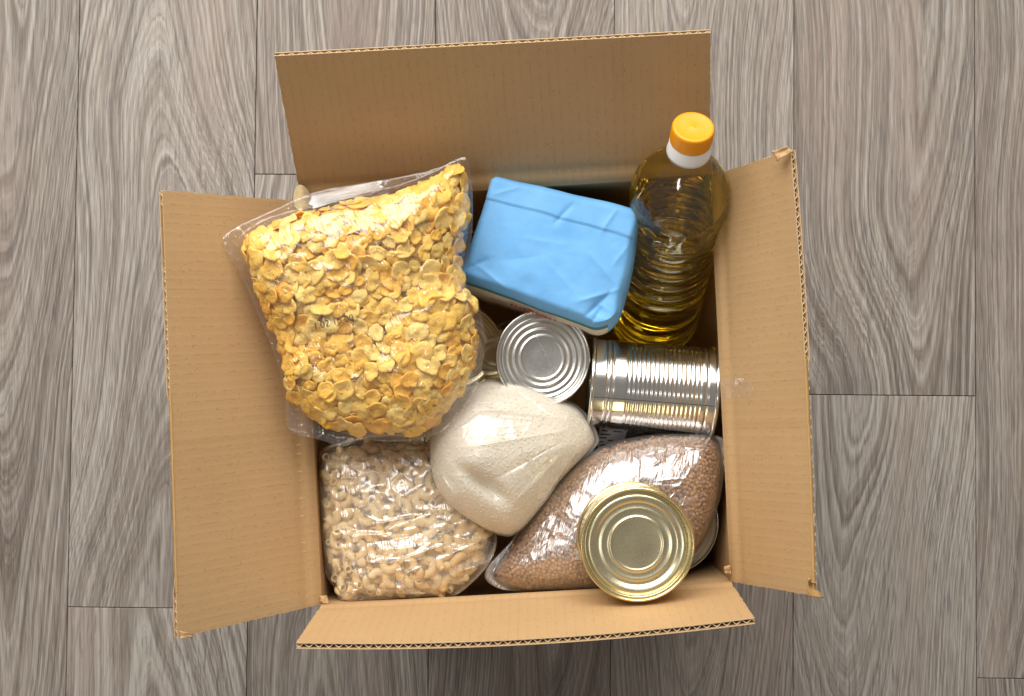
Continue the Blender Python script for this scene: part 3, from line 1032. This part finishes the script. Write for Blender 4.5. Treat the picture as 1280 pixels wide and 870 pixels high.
L_FILM = [(-0.0238, -0.1454, 0.2270), (-0.0206, -0.1356, 0.2269), (-0.0075, -0.1214, 0.2266), (0.0087, -0.1011, 0.2263), (0.0287, -0.0757, 0.2259), (0.0475, -0.0566, 0.2255), (0.0725, -0.0424, 0.2250), (0.1037, -0.0357, 0.2244), (0.1349, -0.0346, 0.2238), (0.1580, -0.0359, 0.2233), (0.1636, -0.0415, 0.2232), (0.1634, -0.0596, 0.2232), (0.1588, -0.0869, 0.2233), (0.1498, -0.1110, 0.2235), (0.1353, -0.1332, 0.2238), (0.1166, -0.1467, 0.2242), (0.0904, -0.1552, 0.2247), (0.0593, -0.1569, 0.2253), (0.0283, -0.1568, 0.2259), (0.0035, -0.1561, 0.2264), (-0.0139, -0.1535, 0.2268)]
pn = Pillow(L_OUT, 0.033, 0.03, 2.6, 0.62, 0.0025, 22, 8)
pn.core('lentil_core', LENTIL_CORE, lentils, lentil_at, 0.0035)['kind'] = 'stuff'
A1, N1 = pn.scatter(60000, 0.0026, 0.0004, 0.99, 0.0008)
A2, N2 = pn.scatter(24000, 0.0029, 0.0020, 0.98, 0.0006)
Pn, Nn = keep_inside(np.r_[A1, A2], 0.0035), np.r_[N1, N2]
place_pieces('lentil', [lentil_shape()], LENTIL, Pn, frames(Nn, 0.5), RNG.uniform(0.85, 1.1, len(Pn)), lentils, lentil_at, 0)
ll = random_creases(70, (-0.02, 0.14, -0.12, -0.03), 0.75, 0.35, 0.025, 0.0011, 0.0012, 21) + \
    random_creases(40, (0.09, 0.155, -0.10, -0.04), 0.4, 0.6, 0.03, 0.0013, 0.0018, 22) + \
    random_creases(30, (-0.03, 0.02, -0.155, -0.12), 0.7, 0.6, 0.015, 0.0011, 0.0018, 23)
film(pn, L_FILM, 0.0022, FILM_LENTIL, lentils, lentil_at, ll, crumple=0.0006, cscale=60, seed=9)


# ---- rice bag
def rice_shape():
    V, F = [], []
    n, m = 6, 6
    for i in range(1, m):
        b = math.pi * i / m
        for j in range(n):
            a = 2 * math.pi * j / n
            V.append((0.0010 * math.sin(b) * math.cos(a), 0.0031 * math.cos(b), 0.0009 * math.sin(b) * math.sin(a)))
    V += [(0, 0.0031, 0), (0, -0.0031, 0)]
    t, u = len(V) - 2, len(V) - 1
    for i in range(m - 2):
        for j in range(n):
            k = (j + 1) % n
            F.append((i * n + j, i * n + k, (i + 1) * n + k, (i + 1) * n + j))
    for j in range(n):
        k = (j + 1) % n
        F += [(t, k, j), ((m - 2) * n + j, (m - 2) * n + k, u)]
    return V, F


rice_at = (-0.0029, -0.0597, 0.1900)
rice = thing('rice_bag', 'round milky plastic bag of white rice with a dimple, in the middle of the box', 'bag', rice_at)
R_OUT = [(-0.0240, 0.0058, 0.2426), (-0.0458, -0.0039, 0.2474), (-0.0615, -0.0251, 0.2509), (-0.0640, -0.0536, 0.2514), (-0.0574, -0.0773, 0.2500), (-0.0388, -0.0960, 0.2459), (-0.0128, -0.1100, 0.2402), (0.0032, -0.1080, 0.2366), (0.0248, -0.0852, 0.2319), (0.0355, -0.0699, 0.2295), (0.0582, -0.0467, 0.2245), (0.0620, -0.0362, 0.2237), (0.0508, -0.0161, 0.2262), (0.0296, -0.0030, 0.2308), (0.0011, 0.0064, 0.2371)]
R_FILM = [(-0.0246, 0.0071, 0.2429), (-0.0464, -0.0033, 0.2477), (-0.0621, -0.0245, 0.2511), (-0.0645, -0.0536, 0.2516), (-0.0580, -0.0779, 0.2502), (-0.0394, -0.0965, 0.2461), (-0.0122, -0.1112, 0.2401), (0.0038, -0.1086, 0.2366), (0.0255, -0.0858, 0.2318), (0.0367, -0.0706, 0.2294), (0.0607, -0.0474, 0.2241), (0.0652, -0.0362, 0.2231), (0.0527, -0.0155, 0.2259), (0.0302, -0.0024, 0.2308), (0.0012, 0.0070, 0.2372)]
dimple = np.array((-0.0217, -0.0698, 0.2800)[:2])
peak = np.array((-0.0263, -0.0463, 0.2800)[:2])


def rice_extra(xy):
    d = xy - dimple
    a = rad(-38)
    u, v = d[:, 0] * math.cos(a) + d[:, 1] * math.sin(a), -d[:, 0] * math.sin(a) + d[:, 1] * math.cos(a)
    z = -0.0095 * np.exp(-(u / 0.018) ** 2 - (v / 0.0055) ** 2)
    e = xy - peak
    z += 0.006 * np.exp(-((e[:, 0]) ** 2 + (e[:, 1]) ** 2) / 0.017 ** 2)
    return z


pr = Pillow(R_OUT, 0.042, 0.045, 2.3, 0.6, 0.002, 18, 4, rice_extra)
pr.core('rice_core', RICE_CORE, rice, rice_at, 0.0004, 0.992)['kind'] = 'stuff'
A1, N1 = pr.scatter(40000, 0.0027, 0.0002, 0.955, 0.0006)
place_pieces('rice_grain', [rice_shape()], RICE, A1, frames(N1, 0.35), RNG.uniform(0.5, 0.66, len(A1)), rice, rice_at, 0)
rl = []
knot = np.array((0.0577, -0.0322, 0.2500)[:2])
rr = random.Random(4)
for k in range(130):       # stretch lines running to the twisted corner
    a = rad(rr.uniform(95, 235))
    r0, r1 = rr.uniform(0.01, 0.05), rr.uniform(0.05, 0.10)
    rl.append((knot[0] + r0 * math.cos(a), knot[1] + r0 * math.sin(a), knot[0] + r1 * math.cos(a + 0.15), knot[1] + r1 * math.sin(a + 0.15), 0.0009 * rr.uniform(.6, 1.5), 0.0006 * rr.uniform(-.5, 1)))
for a0, a1, r0, r1, w_, h_ in ((150, 168, .02, .11, .0035, .0022), (172, 186, .015, .10, .003, .0018), (120, 140, .02, .06, .003, .0016), (195, 205, .02, .085, .0032, -.0016),
                               (212, 222, .02, .08, .003, .0016), (160, 150, .03, .07, .0022, -.0014), (232, 236, .02, .07, .0028, .0014)):
    rl.append((knot[0] + r0 * math.cos(rad(a0)), knot[1] + r0 * math.sin(rad(a0)), knot[0] + r1 * math.cos(rad(a1)), knot[1] + r1 * math.sin(rad(a1)), w_ * 0.8, h_ * 1.7))
for p_, q_ in (((-0.0517, -0.0342, 0.2700), (-0.0262, -0.0157, 0.2800)), ((-0.0262, -0.0157, 0.2800), (0.0074, -0.0124, 0.2700)), ((-0.0555, -0.0604, 0.2600), (-0.0411, -0.0832, 0.2600)), ((-0.0015, -0.0252, 0.2800), (0.0149, -0.0605, 0.2800))):
    rl.append((p_[0], p_[1], q_[0], q_[1], 0.0020, 0.0034))
rl += random_creases(20, (-0.07, 0.0, -0.08, 0.02), 1.4, 0.5, 0.04, 0.0012, 0.0010, 31)
film(pr, R_FILM, 0.0022, FILM_RICE, rice, rice_at, rl, crumple=0.0005, cscale=45, seed=12, smooth_n=3)


# ------------------------------------------------------------------ tins
def tin(label, R, Hc, top, axis, lid_rings, mat, lid_mat, ribs=(), seam_angle=None, spin=0.0, name='tin_can'):
    """a food tin whose upper lid centre is at top and whose axis points along axis (lid outward)"""
    ax = Vector(axis).normalized()
    q = ax.to_track_quat('Z', 'Y').to_matrix() @ Matrix.Rotation(spin, 3, 'Z')
    loc = Vector(top) - ax * Hc
    t = thing(name, label, 'can', loc, q.to_euler())
    # body with beads
    zs = [0.0035, 0.005]
    prof = []
    n = 320 if ribs else 24
    for i in range(n + 1):
        z = 0.0032 + (Hc - 0.0064) * i / n
        r = R
        for z0, w, d in ribs:
            r += d * math.exp(-((z - z0) / w) ** 2)
        prof.append((r, z))
    V, F = lathe(prof, 96)
    mesh_obj('body', V, F, mat, t)
    for z0, s in ((Hc, 1), (0.0, -1)):
        rim = [(R + 0.0002, z0 - s * 0.0034), (R + 0.0013, z0 - s * 0.0029), (R + 0.0016, z0 - s * 0.0012), (R + 0.0011, z0 - s * 0.0001),
               (R + 0.0003, z0 + s * 0.0001), (R - 0.0005, z0 - s * 0.0006), (R - 0.0009, z0 - s * 0.0036), (R - 0.0010, z0 - s * 0.0042)]
        V, F = lathe(rim, 120)
        if s < 0:
            F = [tuple(reversed(f)) for f in F]
        mesh_obj('rim', V, F, mat, t)
        pr_ = [((R - 0.0010) * fr, z0 - s * (0.0042 + dz)) for fr, dz in lid_rings]
        V, F = lathe(pr_, 120)
        if s < 0:
            F = [tuple(reversed(f)) for f in F]
        mesh_obj('lid' if s > 0 else 'base_lid', V, F, lid_mat, t)
    if seam_angle is not None:
        sd = q.transposed() @ Vector(seam_angle)
        seam_angle = math.atan2(sd.y, sd.x)
        V, F = [], []
        m = 160
        for i in range(m + 1):
            z = 0.0034 + (Hc - 0.0068) * i / m
            r = R + 0.00015
            for z0, w, d in ribs:
                r += d * math.exp(-((z - z0) / w) ** 2)
            for da in (-0.011, 0.011):
                V.append((r * math.cos(seam_angle + da), r * math.sin(seam_angle + da), z))
        mesh_obj('weld_seam', V, grid_faces(m + 1, 2), SEAM, t)
    return t


LID_A = [(1.0, 0.0), (0.97, 0.0006), (0.945, 0.0006), (0.925, -0.0012), (0.90, -0.0016), (0.87, -0.0015), (0.85, -0.0004), (0.81, 0.0000), (0.785, -0.0007),
         (0.755, -0.0009), (0.735, 0.0002), (0.70, 0.0006), (0.665, 0.0006), (0.645, -0.0002), (0.62, -0.0004), (0.60, 0.0003), (0.55, 0.0006), (0.52, 0.0006),
         (0.505, -0.0001), (0.485, -0.0004), (0.47, 0.0004), (0.44, 0.0007), (0.2, 0.0006), (0.0, 0.0006)]
LID_B = [(1.0, 0.0), (0.985, 0.0008), (0.955, 0.0008), (0.925, -0.0014), (0.895, -0.0019), (0.86, -0.0018), (0.80, -0.0016), (0.775, -0.0002), (0.755, 0.0004), (0.70, 0.0005),
         (0.675, -0.0003), (0.65, -0.0004), (0.63, 0.0003), (0.56, 0.0005), (0.535, 0.0004), (0.515, -0.0006), (0.49, -0.0009), (0.47, 0.0001), (0.44, 0.0004), (0.2, 0.0002), (0.0, 0.0)]

LID_A = [(f, dz * 0.75) for f, dz in LID_A]
LID_B = [(f, dz * (0.55 if f < 0.83 else 0.9)) for f, dz in LID_B]
a_, b_ = Vector((0.0056, 0.0238, 0.1500)), Vector((0.0221, 0.0245, 0.2500))
can1 = tin('silver tin standing tilted beside the corn flakes, its matt ringed lid facing up', 0.0352, 0.104, b_, b_ - a_, LID_A, SILVER, SILVER_LID)
# stamped code: a line of small raised ticks across the lid
V, F = [], []
dirv = Vector((math.cos(rad(25)), math.sin(rad(25)), 0))
nor = Vector((-dirv.y, dirv.x, 0))
for k in range(30):
    p = dirv * (-0.021 + 0.0405 * k / 29) + nor * -0.0035
    w, h = 0.0005, random.uniform(0.0005, 0.0010)
    z = 0.104 - 0.0042 - 0.0003
    o = len(V)
    for sx, sy, dz in ((-1, -1, -.0008), (1, -1, -.0008), (1, 1, -.0008), (-1, 1, -.0008), (-.6, -.6, 0.0002), (.6, -.6, 0.0002), (.6, .6, 0.0002), (-.6, .6, 0.0002)):
        q = p + dirv * (sx * w) + nor * (sy * h)
        V.append((q.x, q.y, z + dz))
    F += [(o + 4, o + 5, o + 6, o + 7), (o, o + 1, o + 5, o + 4), (o + 1, o + 2, o + 6, o + 5), (o + 2, o + 3, o + 7, o + 6), (o + 3, o, o + 4, o + 7)]
st = mesh_obj('stamped_code', V, F, SILVER, can1, smooth=False)
st.rotation_euler = (0, 0, 0)

la, lb = Vector((0.0584, 0.0051, 0.2120)), Vector((0.1568, -0.0029, 0.2120))
Lc = (lb - la).length
RIBS = [(0.0125, 0.0008, -0.0006), (0.0165, 0.0008, -0.0006)]
RIBS += [(0.0285 + 0.00345 * k, 0.0010, -0.00045) for k in range(17)]
RIBS += [(Lc - 0.0095, 0.0008, -0.0006)]
tin('ribbed silver tin lying on its side below the oil bottle', 0.0352, Lc, lb, lb - la, LID_A, SILVER, SILVER_LID, RIBS, seam_angle=(0.0, -0.30, 0.95))

ga = Vector((0.0882, -0.1108, 0.3070))
tin('short gold tin resting lid up on the brown lentil bag', 0.0394, 0.046, ga, (0.02, -0.02, 1), LID_B, GOLD, GOLD_DARK)
tin('gold lidded tin deep between the corn flakes and the blue paper bag, mostly hidden', 0.0365, 0.10, (-0.0480, 0.0336, 0.1650), (0, 0, 1), LID_B, GOLD, GOLD_DARK)
tin('cream lidded tin almost hidden under the right end of the lentil bag', 0.0405, 0.09, (0.1222, -0.1073, 0.1860), (0, 0, 1), LID_B, SILVER,
    mat_simple('cream_lacquer', (0.72, 0.64, 0.48), 0.4, 0.4, 100, 0.08))


# ------------------------------------------------------------------ flour bag (blue paper)
def mat_paper_blue():
    M = Mat('blue_paper')
    obj = M.n('TexCoord', out=3)
    nz = M.ramp(M.noise(obj, 38, 5, 0.6), [(0.3, (0, 0, 0)), (0.7, (1, 1, 1))])
    fine = M.noise(obj, 700, 3, 0.6)
    col = M.mix(nz, (0.155, 0.435, 0.82), (0.20, 0.50, 0.87))
    nrm = M.bump(M.noise(obj, 55, 4, 0.5), 0.22, 0.004)
    nrm = M.bump(fine, 0.06, 0.0005, nrm)
    return M.done(M.pbr(color=col, rough=0.55, spec=0.35, normal=nrm))


BLUE = mat_paper_blue()
CREAM = mat_simple('cream_paper', (0.74, 0.67, 0.55), 0.6, 0.3, 120, 0.06, 0.1)
RED = mat_simple('red_print', (0.55, 0.045, 0.04), 0.6)
TEAL = mat_simple('teal_print', (0.05, 0.22, 0.26), 0.6)
flour_at = (0.0304, 0.1215, 0.1000)
flour = thing('flour_bag', 'blue paper flour bag standing upside down with its folded end up', 'bag', flour_at)
T = [np.array(p) for p in ((-0.0388, 0.0851, 0.2720), (0.0751, 0.0434, 0.2700), (0.0952, 0.1348, 0.2720), (-0.0151, 0.1600, 0.2760))]   # lower left, lower right, upper right, upper left
low = np.array([0.0, 0.004, -0.16])
nu, nv, nw = 110, 90, 40
RND = 0.0055


def flour_pt(u, v, w):
    """unit cube to bag: u along the long side, v across, w up; edges rounded by pulling the point towards an inner box"""
    dims = np.array([0.125, 0.085, 0.16])
    p = np.array([u, v, w]) * dims
    q = np.clip(p, RND, dims - RND)
    q[2] = min(p[2], dims[2] - RND) if w > 0.5 else p[2]
    d = p - q
    L = np.linalg.norm(d)
    if L > 1e-9:
        p = q + d / L * RND
    u, v, w = p / dims
    for cu, cv, rr_ in ((1, 0, 0.020), (0, 0, 0.006), (1, 1, 0.007), (0, 1, 0.004)):
        ra, rb = rr_ / dims[0], rr_ / dims[1]
        du = (ra - abs(cu - u)) / ra
        dv = (rb - abs(cv - v)) / rb
        if du > 0 and dv > 0:
            L = math.hypot(du, dv)
            if L > 1:
                du, dv = du / L, dv / L
                u = abs(cu - (ra - du * ra))
                v = abs(cv - (rb - dv * rb))
    top = (1 - u) * (1 - v) * T[0] + u * (1 - v) * T[1] + u * v * T[2] + (1 - u) * v * T[3]
    mm = (1 - w) * 0.16
    return top + low * (1 - w) + np.array([-0.35, -0.94, 0]) * 0.0068 * (1 - v) ** 2 * (1 - math.exp(-max(0.0, mm - 0.003) / 0.009)) + np.array([0.94, -0.35, 0]) * 0.006 * u ** 3 * (1 - math.exp(-max(0.0, mm - 0.003) / 0.012))


crs = [(0.47, 0.70, 0.56, 0.92, 0.02, -0.0022), (0.78, 0.72, 0.84, 0.95, 0.02, 0.0014), (0.72, 0.55, 0.95, 0.35, 0.03, 0.0012),
       (0.72, 0.12, 0.99, 0.34, 0.02, 0.0016), (0.80, 0.02, 0.93, 0.30, 0.03, -0.0036), (0.86, 0.0, 0.90, 0.16, 0.05, -0.0040), (0.05, 0.15, 0.3, 0.02, 0.03, 0.0016), (0.2, 0.25, 0.45, 0.4, 0.10, -0.0016),
       (0.3, 0.5, 0.6, 0.55, 0.08, 0.0010), (0.0, 0.06, 0.14, 0.24, 0.025, -0.0016), (0.05, 0.82, 0.2, 0.95, 0.02, 0.0012), (0.9, 0.5, 0.98, 0.7, 0.02, 0.0012), (0.5, 0.35, 0.7, 0.2, 0.05, 0.0010)]
V, F, FM = [], [], []
key = {}


def fv(i, j, k):
    t = (i, j, k)
    if t not in key:
        key[t] = len(V)
        V.append((i / nu, j / nv, k / nw))
    return key[t]


for i in range(nu):
    for j in range(nv):
        F.append((fv(i, j, nw), fv(i + 1, j, nw), fv(i + 1, j + 1, nw), fv(i, j + 1, nw)))
        F.append((fv(i, j + 1, 0), fv(i + 1, j + 1, 0), fv(i + 1, j, 0), fv(i, j, 0)))
for k in range(nw):
    for i in range(nu):
        F.append((fv(i, 0, k), fv(i + 1, 0, k), fv(i + 1, 0, k + 1), fv(i, 0, k + 1)))
        F.append((fv(i + 1, nv, k), fv(i, nv, k), fv(i, nv, k + 1), fv(i + 1, nv, k + 1)))
    for j in range(nv):
        F.append((fv(0, j + 1, k), fv(0, j, k), fv(0, j, k + 1), fv(0, j + 1, k + 1)))
        F.append((fv(nu, j, k), fv(nu, j + 1, k), fv(nu, j + 1, k + 1), fv(nu, j, k + 1)))
UVW = np.array(V)
PV = np.array([flour_pt(*p) for p in UVW])
bulge = 0.004 * np.sin(math.pi * UVW[:, 0]) * np.sin(math.pi * UVW[:, 1]) * (UVW[:, 2] > 0.5)
PV[:, 2] += bulge + crease_field(UVW[:, :2] * np.array([1, 0.7]), [(a, b * .7, c, d * .7, w * 0.75, h * 0.85) for a, b, c, d, w, h in crs]) * (UVW[:, 2] > 0.9)
# the folded strip along the far edge lies one paper higher, with a crisp step
seam_v = 0.775 - 0.02 * UVW[:, 0]
PV[:, 2] += 0.0013 * (1 / (1 + np.exp(-(UVW[:, 1] - seam_v) * 600))) * (UVW[:, 2] > 0.9)
PV += 0.0009 * np.c_[fbm(PV * 45, 2, 1), fbm(PV * 45, 2, 2), fbm(PV * 45, 2, 3)]
cent = UVW[np.array([f[0] for f in F])] * 0.5 + UVW[np.array([f[2] for f in F])] * 0.5
fm = np.where((cent[:, 2] > 0.955) | ((cent[:, 0] > 0.98) & (cent[:, 2] > 0.55)) | (cent[:, 1] > 0.98), 0, np.where(cent[:, 2] > 0.925, 2, 1))
mesh_obj('paper', PV, F, [BLUE, CREAM, TEAL], flour, fmat=fm, at=flour_at)
# red lettering on the cream front, too small to read
V, F = [], []
for k, u in enumerate(np.linspace(0.34, 0.62, 11)):
    o = len(V)
    hh = random.uniform(0.03, 0.05)
    for du, w in ((-.009, 0.91 - hh), (.007, 0.91 - hh), (.009, 0.91), (-.006, 0.91)):
        p = flour_pt(u + du, 0.0, w)
        V.append((p[0], p[1] - 0.0016, p[2]))
    F.append((o, o + 1, o + 2, o + 3))
mesh_obj('red_lettering', V, F, RED, flour, smooth=False, at=flour_at)


# ------------------------------------------------------------------ bottle of oil
B0, B1 = Vector((0.1172, 0.0516, 0.12)), Vector((0.1276, 0.1844, 0.33))
BL = (B1 - B0).length
bq = (B1 - B0).to_track_quat('Z', 'Y').to_matrix()
bottle = thing('oil_bottle', 'clear ribbed bottle of yellow cooking oil with an orange cap in the upper right corner', 'bottle', B0, bq.to_euler())
R0 = 0.0365


def body_r(z):
    """outer radius of the bottle at height z"""
    zs = [0.0, 0.002, 0.006, 0.012, 0.02, 0.15, 0.165, 0.178, 0.188, 0.198, 0.207, 0.214, 0.219, 0.222, 0.226]
    rs = [0.024, 0.029, 0.0335, 0.0355, 0.0360, 0.0360, 0.0368, 0.0368, 0.0352, 0.0305, 0.0235, 0.0172, 0.0136, 0.0126, 0.0126]
    r = float(np.interp(z, zs, rs)) * (1.03 if z < 0.19 else 1.03 - 0.03 * min(1, (z - 0.19) / 0.03))
    if 0.022 < z < 0.150:
        d = ((z - 0.026 + 0.0068) % 0.0136) - 0.0068
        r -= 0.0019 * math.exp(-(d / 0.0021) ** 2) * min(1, (0.150 - z) / 0.006, (z - 0.022) / 0.003)
    return r


def bottle_surf(inset, z0, z1, n=150, m=96, wave=True):
    V = []
    for i in range(m):
        a = 2 * math.pi * i / m
        for j in range(n):
            z = z0 + (z1 - z0) * j / (n - 1)
            r = body_r(z) - inset
            if wave and 0.148 < z < 0.172:
                k = math.sin((z - 0.148) / 0.024 * math.pi)
                r -= 0.0016 * k * (0.5 + 0.5 * math.cos(10 * a))
            if z < 0.018:
                r -= 0.0022 * (1 - z / 0.018) * (0.5 + 0.5 * math.cos(10 * a))
            V.append((r * math.cos(a), r * math.sin(a), z))
    F = grid_faces(m, n, True)
    return V, F


V, F = bottle_surf(0.0, 0.001, 0.226)
PET = mat_film('clear_pet', 0.0, 0.03, 30.0, 0.03, boost=1.6)
c0 = len(V)
V.append((0, 0, 0.004))
F += [(c0, ((i + 1) % 96) * 150, i * 150) for i in range(96)]
mesh_obj('bottle', V, F, PET, bottle)
# oil: a closed body cut level with the world's horizontal
V, F = bottle_surf(0.0007, 0.0018, 0.224)
c0 = len(V)
V += [(0, 0, 0.0048), (0, 0, 0.224)]
F += [(c0, ((i + 1) % 96) * 150, i * 150) for i in range(96)] + [(c0 + 1, i * 150 + 149, ((i + 1) % 96) * 150 + 149) for i in range(96)]
M = Mat('cooking_oil')
OIL = M.done(M.n('BsdfGlass', {'Color': (1.0, 0.89, 0.36), 'Roughness': 0.0, 'IOR': 1.47}))
oil = mesh_obj('oil', V, F, OIL, bottle)
bm = bmesh.new()
bm.from_mesh(oil.data)
up = bq.transposed() @ Vector((0, 0, 1))
lvl = Vector((0, 0, 0.195))
r = bmesh.ops.bisect_plane(bm, geom=bm.verts[:] + bm.edges[:] + bm.faces[:], plane_co=lvl, plane_no=up, clear_outer=True)
bmesh.ops.holes_fill(bm, edges=[e for e in bm.edges if e.is_boundary], sides=0)
bmesh.ops.recalc_face_normals(bm, faces=bm.faces[:])
for f in bm.faces:
    f.smooth = len(f.verts) < 8
bm.to_mesh(oil.data)
bm.free()
smooth_edges(oil)
# cap: ridged orange top above a white collar
V, F = [], []
prof = [(0.0150, 0.2345), (0.0152, 0.2355), (0.0152, BL - 0.0025), (0.0147, BL - 0.0008), (0.0138, BL), (0.0125, BL - 0.0003), (0.006, BL - 0.0004), (0.0012, BL - 0.0004), (0.0, BL - 0.0001)]
m = 120
for i in range(m):
    a = 2 * math.pi * i / m
    for k, (r, z) in enumerate(prof):
        rr_ = r - (0.0004 if (i % 2 and k in (1, 2)) else 0)
        V.append((rr_ * math.cos(a), rr_ * math.sin(a), z))
ORANGE = mat_simple('orange_plastic', (0.95, 0.34, 0.0), 0.35, 0.45, 0, sss=0.1, sss_scale=0.002)
mesh_obj('cap', V, grid_faces(m, len(prof), True), ORANGE, bottle)
WHITE = mat_simple('white_plastic', (0.80, 0.80, 0.78), 0.35, 0.45)
V, F = lathe([(0.0128, 0.2215), (0.0158, 0.2222), (0.0160, 0.2245), (0.0152, 0.2262), (0.0152, 0.2338), (0.0147, 0.2346), (0.010, 0.2346)], 72)
mesh_obj('collar', V, F, WHITE, bottle)

# ------------------------------------------------------------------ deep clear bag with a paper label, under the lying tin
deep_at = (0.1011, -0.0406, 0.1000)
deep = thing('olive_bag', 'dark olive plastic bag with a printed paper label, deep below the ribbed tin', 'bag', deep_at)
D_OUT = [(0.0465, -0.0217, 0.1650), (0.0763, -0.0119, 0.1650), (0.1160, -0.0087, 0.1650), (0.1555, -0.0155, 0.1650), (0.1685, -0.0353, 0.1650), (0.1616, -0.0682, 0.1650), (0.1220, -0.0812, 0.1650), (0.0759, -0.0745, 0.1650), (0.0464, -0.0547, 0.1650)]
pd = Pillow(D_OUT, 0.016, 0.03, 3.0, 0.6, 0.002, 20, 6)
pd.core('dried_peas', mat_simple('dried_peas', (0.16, 0.14, 0.06), 0.7, 0.3, 260, 0.5, 0.6), deep, deep_at, 0.002)
film(pd, D_OUT, 0.0015, FILM_DEEP, deep, deep_at, (), nr=30, nt=120)
c = [np.array(p) for p in ((0.0661, -0.0482, 0.1920), (0.0867, -0.0444, 0.1920), (0.0907, -0.0303, 0.1920), (0.0682, -0.0277, 0.1920))]
lab = mesh_obj('paper_label', [c[0], c[1], c[2], c[3]] + [p - np.array([0, 0, .0004]) for p in c], [(0, 1, 2, 3), (7, 6, 5, 4), (0, 4, 5, 1), (1, 5, 6, 2), (2, 6, 7, 3), (3, 7, 4, 0)],
               mat_simple('lilac_label_paper', (0.78, 0.72, 0.74), 0.7), deep, smooth=False, at=deep_at)
V, F = [], []
for k, (t, s0, s1) in enumerate([(0.9, 0.05, 0.35), (0.9, 0.45, 0.7), (0.76, 0.08, 0.3), (0.74, 0.5, 0.85), (0.6, 0.05, 0.42), (0.46, 0.05, 0.3), (0.33, 0.35, 0.55), (0.3, 0.05, 0.2), (0.16, 0.05, 0.3)]):
    o = len(V)
    for s, tt in ((s0, t - .03), (s1, t - .03 - .02), (s1, t + .03 - .02), (s0, t + .03)):
        p = (c[0] * (1 - s) + c[1] * s) * (1 - tt) + (c[3] * (1 - s) + c[2] * s) * tt
        V.append(tuple(p + np.array([0, 0, 0.0004])))
    F.append((o, o + 1, o + 2, o + 3))
mesh_obj('printed_lines', V, F, SEAM, lab, smooth=False, at=deep_at)
